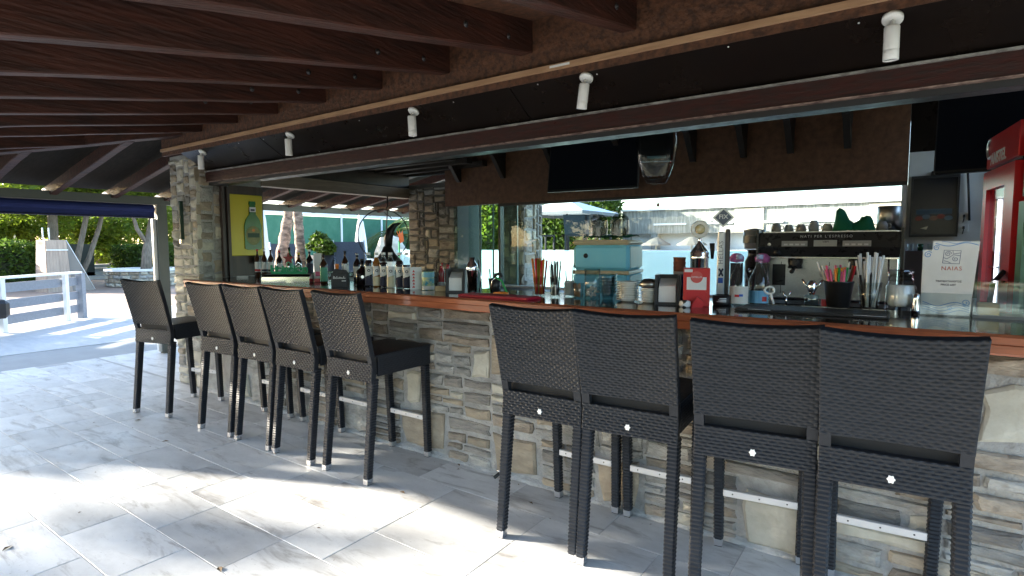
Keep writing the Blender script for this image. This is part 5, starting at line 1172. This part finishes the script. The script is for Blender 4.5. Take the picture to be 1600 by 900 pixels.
# ------------------------------------------------------------------ outside: plaza end
M_deck = mat('pale_deck', (0.46, 0.47, 0.47), 0.5, col2=(0.38, 0.39, 0.40), scale=3, stretch=(1, 4, 1))
struct(MB().box(-9.75, -8.552, -6, 4.2, -0.1, -0.006).build('pavement', mat('grey_paving', (0.27, 0.28, 0.28), 0.6, col2=(0.23, 0.24, 0.24), scale=4)))
struct(MB().box(-14.3, -9.752, -9, 4.6, -0.1, 0.0).build('deck', M_deck))
struct(MB().box(-60, -14.302, -12, 40, -0.1, -0.03).build('plaza', mat('pink_paving', (0.33, 0.235, 0.185), 0.8, col2=(0.27, 0.195, 0.155), scale=2, bump=0.2, bscale=20)))
struct(MB().box(-14.302, 3, 4.6, 60, -0.1, -0.03).build('terrace', mat('terrace_paving', (0.36, 0.34, 0.31), 0.8, col2=(0.30, 0.285, 0.26), scale=2)))
struct(MB().box(-14.42, -14.3, 1.75, 4.6, -0.1, 0.012).build('kerb', M_white))
# railing
M_fgrey = mat('grey_board', (0.23, 0.25, 0.29), 0.6, col2=(0.19, 0.21, 0.245), scale=4, stretch=(6, 1, 6))
fn = thing('deck_railing', 'grey board railing with white handrail along the sunny deck', 'railing', (-13.55, 1.42, 0), rad(103.5))
# local +x runs along the railing away from the bar side (towards -y in plan)
fn.rotation_euler = (0, 0, math.atan2(-1.47, 1.22))
MB().box(0.0, 8.0, -0.06, 0.06, 0.895, 0.935).build('handrail', M_white, fn)
for z0, z1 in ((0.66, 0.82), (0.38, 0.54), (0.12, 0.28)): MB().box(0.0, 8.0, -0.065, -0.04, z0, z1).build('board', M_fgrey, fn)
for k in range(6): MB().box(0.38+1.5*k, 0.47+1.5*k, -0.013, 0.05, 0, 0.894).build('post', M_white, fn)
MB().box(-0.11, -0.001, -0.08, 0.04, 0, 0.90).build('end_post', M_fgrey, fn)
tag(MB().box(-0.15, 0.15, -0.1, 0.1, 0.0, 0.3, b=0.06).build('dark_bag', M_black, None, (-13.1, 0.02, 0.3)), 'dark round bag hung on the deck railing', 'bag')
bpy.data.objects['dark_bag'].location = (-12.0, -0.15, 0.28)

# ------------------------------------------------------------------ trees
def leaf_mat(nm, c1, c2, tr=0.35):
    if nm in MATS: return MATS[nm]
    m = mat(nm, c1, 0.55, col2=c2, scale=1.3, mix=(0.35, 0.65)); nt = m.node_tree; N = nt.nodes; L = nt.links
    b = N['Principled BSDF']; t = N.new('ShaderNodeBsdfTranslucent'); mx = N.new('ShaderNodeMixShader'); mx.inputs[0].default_value = tr
    src = b.inputs['Base Color'].links[0].from_socket; L.new(src, t.inputs[0]); L.new(b.outputs[0], mx.inputs[1]); L.new(t.outputs[0], mx.inputs[2]); L.new(mx.outputs[0], N['Material Output'].inputs[0])
    return m
M_leafb = leaf_mat('bright_leaf', (0.19, 0.26, 0.022), (0.08, 0.14, 0.015), 0.62)
M_leafd = leaf_mat('dark_leaf', (0.025, 0.06, 0.018), (0.05, 0.09, 0.025), 0.25)
M_leafm = leaf_mat('mid_leaf', (0.09, 0.15, 0.018), (0.045, 0.085, 0.014), 0.55)
M_leafh = leaf_mat('hedge_leaf', (0.075, 0.125, 0.008), (0.035, 0.075, 0.007), 0.4)
M_bark = mat('grey_bark', (0.24, 0.20, 0.165), 0.9, col2=(0.13, 0.11, 0.09), scale=5, stretch=(4, 4, 1), bump=0.8, bscale=12)
def leaves(b, blobs, n, size, rnd):
    """many small folded leaves spread through a set of ellipsoids, thicker at their skins"""
    tot = sum(q[3]*q[4]*q[5] for q in blobs)
    for (cx, cy, cz, rx, ry, rz_) in blobs:
        for _ in range(int(n*rx*ry*rz_/tot)):
            d = Vector((rnd.gauss(0, 1), rnd.gauss(0, 1), rnd.gauss(0, 1))).normalized(); r = rnd.random()**0.45
            p = Vector((cx+d.x*rx*r, cy+d.y*ry*r, cz+d.z*rz_*r))
            a = Vector((rnd.gauss(0, 1), rnd.gauss(0, 1), rnd.gauss(0, .6))).normalized(); c = a.cross(Vector((rnd.gauss(0, 1), rnd.gauss(0, 1), rnd.gauss(0, 1)))).normalized(); s = size*rnd.uniform(.6, 1.3)
            k = a.cross(c)*s*0.18
            b.add([tuple(p-a*s), tuple(p+c*s*0.5+k), tuple(p+a*s), tuple(p-c*s*0.5+k)], [(0, 1, 2), (0, 2, 3)])
def tree(nm, lab, x, y, trunk, blobs, n, size, ml, seed, r0=0.16, z0=-0.05, group=None, mb=None):
    """trunk: list of limbs, each a list of points relative to the base with radii"""
    t = thing(nm, lab, 'tree', (x, y, z0), 0, group); rnd = random.Random(seed)
    b = MB()
    for pts, rs in trunk: b.tube(pts, rs, 9)
    b.build('trunk', mb or M_bark, t)
    b = MB(); leaves(b, blobs, n, size, rnd); c = b.build('crown', ml, t); c['kind'] = 'stuff'; return t
def blobs(c, R, k, seed, fl=0.7, r=0.45):
    rn = random.Random(seed); out = []
    for _ in range(k):
        d = Vector((rn.gauss(0, 1), rn.gauss(0, 1), rn.gauss(0, 1))).normalized()*R*rn.uniform(.35, .9); s = R*r*rn.uniform(.7, 1.3); out.append((c[0]+d.x, c[1]+d.y, c[2]+d.z*fl, s, s, s*0.75))
    return out
tree('plane_tree', 'straight grey tree trunk rising behind the tapered cabin', -27.0, 4.85, [([(0, 0, 0), (0.03, 0, 2.2), (0, 0.05, 4.2)], [0.19, 0.165, 0.13]), ([(0, 0, 2.6), (0.5, -0.9, 3.6), (0.8, -1.6, 4.2)], [0.09, 0.06, 0.03])],
     blobs((0, -0.6, 4.2), 3.0, 16, 3), 9000, 0.10, M_leafb, 51)
tree('plane_tree', 'leaning thin grey tree, the straighter of the twin stems', -26.0, 5.05, [([(0, 0, 0), (0.1, 0.28, 1.4), (0.1, 0.62, 2.9), (0, 0.8, 4.2)], [0.12, 0.10, 0.085, 0.06])], blobs((0, 0.8, 4.3), 2.4, 12, 8), 6000, 0.10, M_leafm, 52)
tree('plane_tree', 'leaning thin grey tree, the more slanted of the twin stems', -26.2, 5.25, [([(0, 0, 0), (0.0, 0.45, 1.0), (0, 0.85, 2.2), (0, 1.25, 3.8)], [0.12, 0.09, 0.08, 0.05])], blobs((0, 1.6, 4.2), 2.2, 12, 9), 6000, 0.10, M_leafm, 53)
tree('planter_tree', 'forked grey tree growing out of the stone planter', -23.3, 6.55, [([(0, -0.05, 0.3), (0, 0.05, 1.3), (0, 0.30, 2.4), (0, 0.6, 3.6)], [0.19, 0.16, 0.15, 0.10]), ([(0, 0.1, 1.5), (0, -0.25, 2.1), (0, -0.5, 3.2)], [0.08, 0.07, 0.04])], blobs((0, 0.3, 4.1), 2.3, 14, 10), 7000, 0.10, M_leafb, 54)
for k, (x, y, h, R, ml, lab) in enumerate(((-33, 5.6, 2.7, 2.2, M_leafb, 'bright leafy tree behind the tapered cabin'), (-34, 8.6, 2.6, 2.2, M_leafb, 'bright low tree behind the twin stems'),
        (-36, 12.0, 3.0, 2.6, M_leafb, 'bright green tree beyond the stone planter'), (-42, 9.5, 5.5, 4.0, M_leafb, 'tall tree at the back, above the twin stems'), (-42, 16, 5.0, 4.0, M_leafm, 'tall tree at the back, beyond the planter'), (-31, 3.6, 2.3, 1.6, M_leafb, 'small bright tree above the far hedge'))):
    tree('garden_tree', lab, x, y, [([(0, 0, 0), (0.1, 0.1, h*0.5), (0, 0.2, h)], [0.16, 0.13, 0.06])], blobs((0, 0, h), R, 18, 200+k, 0.85), 6500, 0.13, ml, 300+k)
def hedge(nm, lab, x0, x1, y0, y1, z0, z1, n, size, ml, seed, cat='hedge'):
    t = thing(nm, lab, cat, ((x0+x1)/2, (y0+y1)/2, z0)); rnd = random.Random(seed); b = MB(); w_, d_, h_ = (x1-x0)/2, (y1-y0)/2, z1-z0
    per = [(d_*2*h_, 'x'), (d_*2*h_, 'X'), (w_*2*h_, 'y'), (w_*2*h_, 'Y'), (w_*d_*4, 'z')]
    for _ in range(n):
        f = rnd.choices([q[1] for q in per], [q[0] for q in per])[0]; j = rnd.gauss(0, 0.07)+0.10*sin(9*rnd.random())*0.5
        x, y, z = rnd.uniform(-w_, w_), rnd.uniform(-d_, d_), rnd.uniform(0, h_)
        bulge = 0.10*sin(x*2.3+1)+0.10*sin(y*2.1)+0.08*sin(z*3.1+x)
        if f in 'xX': x = (-w_ if f == 'x' else w_)*(1-0.1*abs(bulge))+j
        elif f in 'yY': y = (-d_ if f == 'y' else d_)*(1-0.1*abs(bulge))+j
        else: z = h_*(1-0.05)+j+bulge*0.5
        p = Vector((x, y, z)); a = Vector((rnd.gauss(0, 1), rnd.gauss(0, 1), rnd.gauss(0, .7))).normalized(); c = a.cross(Vector((rnd.gauss(0, 1), rnd.gauss(0, 1), rnd.gauss(0, 1)))).normalized(); s = size*rnd.uniform(.6, 1.3)
        b.add([tuple(p-a*s), tuple(p+c*s*0.5), tuple(p+a*s), tuple(p-c*s*0.5)], [(0, 1, 2), (0, 2, 3)])
    c = b.build('foliage', ml, t); c['kind'] = 'stuff'
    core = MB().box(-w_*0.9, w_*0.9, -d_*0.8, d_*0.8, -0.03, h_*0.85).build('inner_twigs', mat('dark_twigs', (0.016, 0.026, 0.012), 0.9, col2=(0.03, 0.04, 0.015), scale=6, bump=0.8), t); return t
hedge('clipped_hedge', 'dark green hedge standing beyond the deck railing', -28.0, -25.0, 0.5, 3.95, -0.03, 1.5, 9000, 0.085, M_leafm, 61)
hedge('shrub', 'dark leafy shrub beyond the stone planter', -30.5, -28.2, 8.0, 10.0, -0.03, 1.45, 5000, 0.09, M_leafm, 62, 'shrub')
tag(MB().box(-0.6, 0.6, -0.6, 0.6, 0, 1.55).build('dark_bin', mat('dark_green_bin', (0.012, 0.018, 0.014), 0.6), None, (-30.5, 6.5, -0.03)), 'dark box-shaped store behind the twin stems', 'bin')
# tapered wooden cabin with net
cb = thing('shower_cabin', 'pale tapered plank cabin with a sloping net, beyond the railing', 'cabin', (-22.8, 3.60, -0.03), rad(8))
M_cab = mat('pale_planks', (0.46, 0.36, 0.29), 0.8, col2=(0.36, 0.28, 0.23), scale=3, stretch=(5, 5, 0.6))
for k in range(7):
    y0 = -0.34+0.097*k; f0 = 0.093; yt = -0.28+0.08*k
    b = MB(); b.add([(0.40, y0, 0), (0.40, y0+f0, 0), (0.30, yt+0.077, 1.66), (0.30, yt, 1.66), (0.37, y0, 0), (0.37, y0+f0, 0), (0.27, yt+0.077, 1.66), (0.27, yt, 1.66)], [(0,1,2,3),(7,6,5,4),(0,4,5,1),(1,5,6,2),(2,6,7,3),(3,7,4,0)]); b.build('plank', M_cab, cb)
    b = MB(); b.add([(-0.40, y0, 0), (-0.40, y0+f0, 0), (-0.30, yt+0.077, 1.66), (-0.30, yt, 1.66), (-0.37, y0, 0), (-0.37, y0+f0, 0), (-0.27, yt+0.077, 1.66), (-0.27, yt, 1.66)], [(0,1,2,3),(7,6,5,4),(0,4,5,1),(1,5,6,2),(2,6,7,3),(3,7,4,0)]); b.build('plank', M_cab, cb)
b = MB(); b.add([(-0.37, -0.35, 0), (0.37, -0.35, 0), (0.28, -0.29, 1.66), (-0.28, -0.29, 1.66)], [(0, 1, 2, 3)]); b.build('side_cloth', M_cab, cb)
MB().box(0.335, 0.35, -0.30, 0.30, 1.32, 1.36).build('rope_band', M_white, cb)
b = MB(); b.add([(0.36, 0.36, 0.0), (0.28, 0.29, 1.66), (0.5, 0.95, 0.0)], [(0, 1, 2)]); b.build('sloping_net', mat('net_grey', (0.36, 0.33, 0.30), 0.9, alpha=0.6), cb)
b = MB(); b.tube([(0.28, 0.29, 1.66), (0.5, 0.95, 0.02)], 0.012, 6); b.build('guy_rope', M_white, cb)
for y in (-0.22, -0.05): b = MB(); b.tube([(0, y, 1.6), (0, y, 2.05)], 0.022, 6); b.build('pole', M_white, cb)
# round stone planter and steps
pt = thing('stone_planter', 'low round planter of pale rubble stone with a white rim', 'planter', (-23.3, 6.45, -0.03))
b = MB(); b.lathe([(1.12, 0), (1.12, 0.56), (0, 0.56)], 36); b.build('core', M_mortar, pt)
b = MB(); b.lathe([(1.0, 0.561), (1.22, 0.561), (1.22, 0.64), (1.0, 0.64), (1.0, 0.561)], 36, smooth=False, caps=False); b.build('rim', M_white, pt)
rn = random.Random(71)
for r_ in range(4):
    a = rn.uniform(0, .2)
    while a < 2*pi:
        w_ = rn.uniform(0.2, 0.42); me = stone_mesh(w_*1.1-0.02, 0.125, 0.05, rn, M_stone[rn.choice((1, 2, 2, 3))]); o = link('stone', me, pt); o.matrix_local = Matrix.Rotation(a, 4, 'Z') @ Matrix.Translation((1.12, 0, 0.02+0.138*r_)) @ Matrix.Rotation(pi/2, 4, 'Z'); a += w_
stp = thing('garden_steps', 'pale stone garden steps and low wall beyond the planter', 'steps', (-29.5, 8.3, -0.03))
for k in range(4): MB().box(-0.7*k-0.4, -0.7*k+0.3, -2.6, 3.2, 0, 0.15*(k+1)).build('step', mat('pale_stone', (0.42, 0.40, 0.37), 0.85, col2=(0.33, 0.31, 0.28), scale=3), stp)
# trees off to the side that throw broken shade over the patio
for k, (x, y, h, bl, n, lab) in enumerate((
        (-19.0, -6.25, 4.2, blobs((0, 0.35, 4.35), 1.6, 17, 400, 0.75), 7500, 'shade tree by the deck, its crown low over the steps'),
        (-19.0, -9.6, 5.6, blobs((0, 0.9, 5.7), 0.75, 6, 401, 0.7)+blobs((0, -0.8, 5.6), 1.1, 8, 404, 0.8), 800, 'thin shade tree standing beyond the deck corner'),
        (-17.0, -3.6, 3.2, blobs((0, 0, 3.0), 1.5, 14, 402, 0.8), 7000, 'shade tree close to the railing end'))):
    tree('shade_tree', lab, x, y, [([(0, 0, 0), (0.1, 0.1, h*0.5), (0, 0, h)], [0.18, 0.14, 0.08])], bl, n, 0.12, M_leafm, 500+k)

# unseen tree belt, added to keep the bright sky out of window reflections
for k in range(9):
    x = -33+5.2*k; y = -19-2.5*(k % 2); h = 4.6+0.8*((k*7) % 3)
    tree('added_belt_tree', ('unseen added tree of the belt facing the patio, %s from the deck' % ('first', 'second', 'third', 'fourth', 'fifth', 'sixth', 'seventh', 'eighth', 'ninth')[k]), x, y, [([(0, 0, 0), (0.1, 0, h*0.5), (0, 0.1, h)], [0.22, 0.17, 0.08])],
         blobs((0, 0, h), 3.2, 16, 700+k, 0.8)+blobs((0, 0, 1.6), 2.6, 8, 740+k, 0.5), 3500, 0.24, M_leafm, 720+k, group='added belt of unseen trees')
# ------------------------------------------------------------------ outside the open end of the bar
M_wfab = mat('white_canvas', (0.74, 0.74, 0.72), 0.8)
um = thing('closed_parasol', 'closed white parasol seen beside the yellow sign', 'parasol', (-9.6, 2.95, 0)); b = MB(); b.tube([(0, 0, 0), (0, 0, 2.3)], 0.025, 8); b.build('pole', M_white, um)
b = MB(); b.lathe([(0.14, 1.15), (0.12, 1.5), (0.09, 1.9), (0.03, 2.25), (0, 2.27)], 9, smooth=False); b.build('canopy', M_wfab, um)
M_palm = mat('palm_bark', (0.33, 0.24, 0.18), 0.9, col2=(0.12, 0.085, 0.065), scale=7, stretch=(1, 1, 2.2), mix=(0.4, 0.6), bump=1.0, bscale=10)
def frond(b, base, az, el, L, rnd, wd=0.30):
    n = 14; p = Vector(base); d = Vector((cos(az)*cos(el), sin(az)*cos(el), sin(el))); P = []
    for i in range(n+1): P.append(p.copy()); p = p+d*(L/n); d = (d+Vector((0, 0, -0.11))).normalized()
    b.tube(P, [0.018*(1-i/n)+0.004 for i in range(n+1)], 4)
    for i in range(2, n):
        t = (P[min(i+1, n)]-P[i-1]).normalized(); s = t.cross(Vector((0, 0, 1))).normalized(); ll = wd*sin(pi*(i+1)/(n+3))*1.4
        for k in range(2):
            q0 = P[i]+t*(L/n*0.5*k)
            for sg in (-1, 1):
                tip = q0+s*sg*ll+t*ll*0.5+Vector((0, 0, -0.12*ll-0.05*rnd.random())); w_ = t*0.018
                b.add([tuple(q0-w_), tuple(q0+w_), tuple(tip)], [(0, 1, 2)])
def palm(lab, x, y, pts, rs, fr, seed, L=1.6, ml=None, z0=-0.03):
    t = thing('palm_tree', lab, 'palm', (x, y, z0)); rnd = random.Random(seed); b = MB(); P = []; R_ = []
    for i in range(25):
        u = i/24*(len(pts)-1); k = min(int(u), len(pts)-2); f_ = u-k; P.append(tuple(Vector(pts[k]).lerp(Vector(pts[k+1]), f_))); R_.append((rs[k]+(rs[k+1]-rs[k])*f_)*(1.12 if i % 2 else 0.94))
    b.tube(P, R_, 10); b.build('trunk', M_palm, t)
    b = MB()
    for i in range(fr): frond(b, P[-1], 2*pi*i/fr+rnd.uniform(-.2, .2), rnd.uniform(-0.1, 0.9), L*rnd.uniform(.8, 1.1), rnd)
    c = b.build('fronds', ml or M_leafm, t); c['kind'] = 'stuff'; return t
palm('leaning palm trunk beside the closed parasol', -10.6, 3.85, [(0, 0, 0), (0.05, 0.08, 1.2), (-0.1, 0.42, 2.3), (0, 0.7, 3.6)], [0.16, 0.12, 0.10, 0.09], 12, 3)
palm('upright rough palm trunk in the middle of the open end', -10.1, 4.05, [(0, 0, 0), (0, 0.02, 1.4), (0.0, -0.03, 2.4), (0, 0, 3.8)], [0.12, 0.095, 0.09, 0.085], 12, 4)
palm('low feathery palm before the green screen, beside the ornament', -12.2, 8.6, [(0, 0, 0), (0, 0, 1.1), (0, 0, 1.75)], [0.16, 0.14, 0.12], 16, 5, 1.5, M_leafh)
palm('low feathery palm close to the dark stone pillar', -11.6, 9.6, [(0, 0, 0), (0, 0, 1.2), (0, 0, 2.1)], [0.16, 0.14, 0.12], 18, 6, 1.6, M_leafm)
gs = thing('green_screen', 'green windbreak mesh screen on posts behind the palms', 'screen', (-13.5, 4.7, -0.03))
M_mesh = mat('green_mesh', (0.045, 0.16, 0.10), 0.85, col2=(0.07, 0.20, 0.13), scale=3, bump=0.3)
for k in range(6):
    MB().box(-0.01, 0.01, 0.05+1.5*k, 1.5+1.5*k, 0.05, 2.25).build('mesh_panel', M_mesh, gs); b = MB(); b.tube([(0.03, 1.5*k+0.02, 0), (0.03, 1.5*k+0.02, 2.4)], 0.03, 8); b.build('post', M_white, gs)
MB().box(-0.03, 0.03, 0, 9.0, 2.26, 2.36).build('top_rail', M_white, gs)
def potted(lab, x, y, rp, hp, R, ml, seed):
    t = thing('potted_shrub', lab, 'plant', (x, y, -0.03)); b = MB(); b.lathe([(rp*0.75, 0), (rp, hp), (rp*0.93, hp), (rp*0.9, hp-0.06), (0, hp-0.06)], 20); b.build('pot', M_black, t)
    b = MB(); leaves(b, blobs((0, 0, hp+R*0.6), R, 9, seed, 0.6, 0.5), 2600, 0.05, random.Random(seed)); c = b.build('foliage', ml, t); c['kind'] = 'stuff'
potted('round bright shrub in a tall black pot outside the open end', -9.6, 4.28, 0.3, 1.27, 0.32, M_leafh, 15)
def lounger(lab, x, y, rz, h0=0.75):
    t = thing('sun_lounger', lab, 'lounger', (x, y, 0), rz, 'dark blue loungers by the palms'); M_lf = mat('blue_sling', (0.03, 0.04, 0.06), 0.7, col2=(0.04, 0.052, 0.075), scale=30)
    b = MB(); b.add([(-0.28, 0, h0), (0.28, 0, h0), (0.28, 0.32, h0+0.72), (-0.28, 0.32, h0+0.72), (-0.28, 0.03, h0), (0.28, 0.03, h0), (0.28, 0.35, h0+0.72), (-0.28, 0.35, h0+0.72)], [(0,1,2,3),(7,6,5,4),(0,4,5,1),(1,5,6,2),(2,6,7,3),(3,7,4,0)]); b.build('back_sling', M_lf, t)
    MB().box(-0.28, 0.28, -0.6, 0.0, h0-0.03, h0).build('seat_sling', M_lf, t)
    for s in (-1, 1):
        b = MB(); b.tube([(s*0.30, -0.6, 0), (s*0.30, -0.6, h0), (s*0.30, 0, h0), (s*0.30, 0.34, h0+0.75)], 0.018, 8); b.build('side_frame', M_alu, t); b = MB(); b.tube([(s*0.30, 0.05, h0), (s*0.30, 0.2, 0)], 0.018, 8); b.build('rear_leg', M_alu, t)
lounger('dark blue sling chair back between the two palm trunks', -10.9, 4.35, rad(75), 0.75)
lounger('dark blue sling chair back beside the potted shrub', -9.0, 4.45, rad(60), 0.78)
for k, (x, y, z0, h) in enumerate(((-11.0, 6.35, 0, 2.05),)):
    t = thing('closed_parasol', 'closed pale parasol behind the iron ornament', 'parasol', (x, y, 0)); b = MB(); b.tube([(0, 0, 0), (0, 0, 2.3)], 0.05, 8); b.build('pole', M_white, t); b = MB(); b.lathe([(0.16, 1.2), (0.13, 1.6), (0.07, 2.0), (0, 2.1)], 9, smooth=False); b.build('canopy', M_wfab, t)
t = thing('garden_rock', 'pale boulder on the terrace behind the iron ornament', 'rock', (-10.8, 7.15, -0.03)); b = MB(); rn = random.Random(5); b.lathe([(0.5, 0), (0.5, 0.7), (0.4, 1.3), (0.25, 1.65), (0, 1.7)], 8, smooth=False); b.v = [(v[0]+rn.uniform(-.06, .06), v[1]+rn.uniform(-.06, .06), v[2]) for v in b.v]; b.build('boulder', M_stone[2], t)
t = thing('orange_flower', 'orange strelitzia bloom beside the dark stone pillar', 'flower', (-7.0, 3.82, 0)); b = MB(); b.tube([(0, 0, 0), (0, 0, 1.5)], 0.012, 6); b.build('stem', M_green, t)
for k in range(4): b = MB(); b.add([(0, 0, 1.45), (0.02, 0.03+0.02*k, 1.5), (-0.03, -0.10+0.07*k, 1.68), (-0.01, 0.0, 1.56)], [(0, 1, 2, 3)]); b.build('petal', mat('petal_orange', (0.75, 0.16, 0.03), 0.6), t)
t = thing('white_table', 'white cafe table with yellow tray outside the open end', 'table', (-9.6, 5.0, 0)); MB().box(-0.4, 0.4, -0.45, 0.45, 1.10, 1.14).build('top', M_white, t); b = MB(); b.tube([(0, 0, 0), (0, 0, 1.1)], 0.04, 8); b.build('stem', M_white, t); MB().box(-0.1, 0.1, -0.05, 0.2, 1.1405, 1.30).build('tray', mat('yellow_tray', (0.6, 0.42, 0.08), 0.5), t)

# ------------------------------------------------------------------ pool terrace behind the window
M_pool = mat('pool_blue', (0.50, 0.74, 0.78), 0.5, col2=(0.45, 0.71, 0.76), scale=2)
struct(MB().box(-11, 4, 7.0, 7.4, -0.03, 1.31).build('pool_wall', M_pool))
struct(MB().box(-11, 4, 7.402, 9.0, -0.03, 1.25).build('pool', mat('pool_water', (0.35, 0.68, 0.75), 0.08)))
struct(MB().box(-14, 6, 9.002, 20, -0.03, 1.27).build('pool_terrace', mat('terrace_stone', (0.45, 0.42, 0.38), 0.8)))
hedge('tall_hedge', 'bright sunlit green hedge behind the square parasol', -10.9, -7.4, 12.0, 13.2, 1.27, 2.95, 16000, 0.075, M_leafh, 81)
hedge('tall_hedge', 'darker leafy screen at the end of the bright hedge, beside the stone pillar', -13.0, -10.95, 11.6, 13.0, 1.27, 3.1, 9000, 0.08, M_leafb, 82)
sp = thing('square_parasol', 'square white parasol with grey valance over the black chairs', 'parasol', (-7.38, 10.0, 1.27))
b = MB(); b.add([(-0.98, -0.98, 0.96), (0.98, -0.98, 0.96), (0.98, 0.98, 0.96), (-0.98, 0.98, 0.96), (0, 0, 1.32)], [(0, 1, 4), (1, 2, 4), (2, 3, 4), (3, 0, 4)]); b.build('canopy', mat('pale_blue_canvas', (0.62, 0.68, 0.74), 0.8), sp)
for a in ((-0.98, 0.98, -0.985, -0.975, 0.88, 0.96), (-0.98, 0.98, 0.975, 0.985, 0.88, 0.96), (-0.985, -0.975, -0.97, 0.97, 0.88, 0.96), (0.975, 0.985, -0.97, 0.97, 0.88, 0.96)): MB().box(*a).build('valance', mat('grey_canvas', (0.12, 0.13, 0.14), 0.8), sp)
b = MB(); b.tube([(0, 0, 0), (0, 0, 1.4)], 0.03, 8); b.build('pole', M_black, sp)
def tchair(lab, x, y, rz):
    t = thing('terrace_chair', lab, 'chair', (x, y, 1.27), rz, 'black chairs on the pool terrace')
    b = MB(); b.add([(-0.24, 0.2, 0.40), (0.24, 0.2, 0.40), (0.26, 0.30, 0.86), (-0.26, 0.30, 0.86), (-0.24, 0.23, 0.40), (0.24, 0.23, 0.40), (0.26, 0.33, 0.86), (-0.26, 0.33, 0.86)], [(0,1,2,3),(7,6,5,4),(0,4,5,1),(1,5,6,2),(2,6,7,3),(3,7,4,0)]); b.build('backrest', M_wick, t)
    MB().box(-0.24, 0.24, -0.24, 0.199, 0.36, 0.40).build('seat', M_wick, t)
    for sx in (-.22, .22):
        for sy in (-.22, .2): MB().box(sx-0.02, sx+0.02, sy-0.02, sy+0.02, 0, 0.359).build('leg', M_wick, t)
tchair('black chair standing by itself under the edge of the square parasol', -7.75, 9.4, rad(150)); tchair('black chair, first of the close pair under the square parasol', -6.75, 9.35, rad(200)); tchair('black chair, second of the close pair under the square parasol', -6.25, 9.5, rad(170))
potted2 = thing('terrace_planter', 'terracotta planter with white flowers on the pool terrace', 'planter', (-8.2, 9.3, 1.27)); MB().box(-0.25, 0.25, -0.15, 0.15, 0, 0.16).build('trough', mat('terracotta', (0.42, 0.16, 0.09), 0.8), potted2); b = MB(); leaves(b, [(0, 0, 0.28, 0.22, 0.13, 0.14)], 500, 0.04, random.Random(2)); c = b.build('flowers', M_paper, potted2); c['kind'] = 'stuff'
pb = thing('pool_house', 'long pool house with grey streaked frieze and tan panels', 'building', (0, 13.2, 1.27))
M_grst = mat('grey_streaks', (0.20, 0.20, 0.18), 0.85, col2=(0.34, 0.33, 0.30), scale=7, stretch=(3, 3, 0.35), mix=(0.45, 0.6))
M_tan = mat('tan_render', (0.42, 0.36, 0.28), 0.8)
MB().box(-7.3, 2.5, 0, 3, 0.46, 1.13).build('frieze', M_grst, pb)
for a in ((-4.05, -3.32), (-1.0, -0.3)): MB().box(a[0], a[1], -0.03, -0.001, 0.462, 1.10).build('tan_panel', M_tan, pb)
for k in range(5): MB().box(-6.3+1.25*k, -5.35+1.25*k, -0.05, -0.032, 0.70, 0.75).build('reflected_strip', mat('white_strip', (0.8, 0.8, 0.8), 0.5), pb)  # white bars painted for strip lights mirrored in the back window glass
MB().box(-7.3, 2.5, 0.4, 3, 0, 0.459).build('white_wall', M_white, pb)
for x in (-7.2, -6.3, -4.4, -2.6, -0.9, 0.8): MB().box(x-0.1, x+0.1, 0.02, 0.25, 0, 0.459).build('column', M_grst, pb)
MB().box(-7.35, 2.6, -0.1, 3.1, 1.135, 1.18).build('roof_edge', M_white, pb)
for k, (x, lab) in enumerate(((-6.0, 'thatched parasol before the pool house, near the hedge'), (-5.0, 'thatched parasol before the pool house, behind the beer badges'), (-3.2, 'thatched parasol before the pool house, behind the coffee grinder'))):
    t = thing('thatch_parasol', lab, 'parasol', (x, 12.6, 1.27), 0, 'thatched parasols'); b = MB(); b.lathe([(0.42, 0.12), (0.38, 0.17), (0.1, 0.33), (0, 0.36)], 12, smooth=False); b.build('thatch', mat('grey_thatch', (0.12, 0.12, 0.11), 0.9), t); b = MB(); b.tube([(0, 0, 0), (0, 0, 0.15)], 0.03, 6); b.build('pole', M_white, t)

# a few dry leaves and grit on the floor
b = MB(); rn = random.Random(19)
for k in range(46):
    x, y = rn.uniform(-5.5, -0.9), rn.choice((rn.uniform(-2.2, -0.1), rn.uniform(-0.12, -0.04))); s = rn.uniform(0.004, 0.013) if k % 5 else rn.uniform(0.018, 0.03); a = rn.uniform(0, 2*pi); z = 0.0025
    b.add([(x+s*cos(a), y+s*sin(a), z), (x+0.45*s*cos(a+1.6), y+0.45*s*sin(a+1.6), z+0.3*s), (x-s*cos(a), y-s*sin(a), z), (x+0.45*s*cos(a-1.6), y+0.45*s*sin(a-1.6), z+0.2*s)], [(0, 1, 2), (0, 2, 3)])
lit = b.build('leaf_litter', mat('dry_leaf', (0.14, 0.09, 0.045), 0.8, objvar=0.2)); lit['kind'] = 'stuff'; tag(lit, 'scattered dry leaf bits and grit on the pale floor tiles', 'leaves')
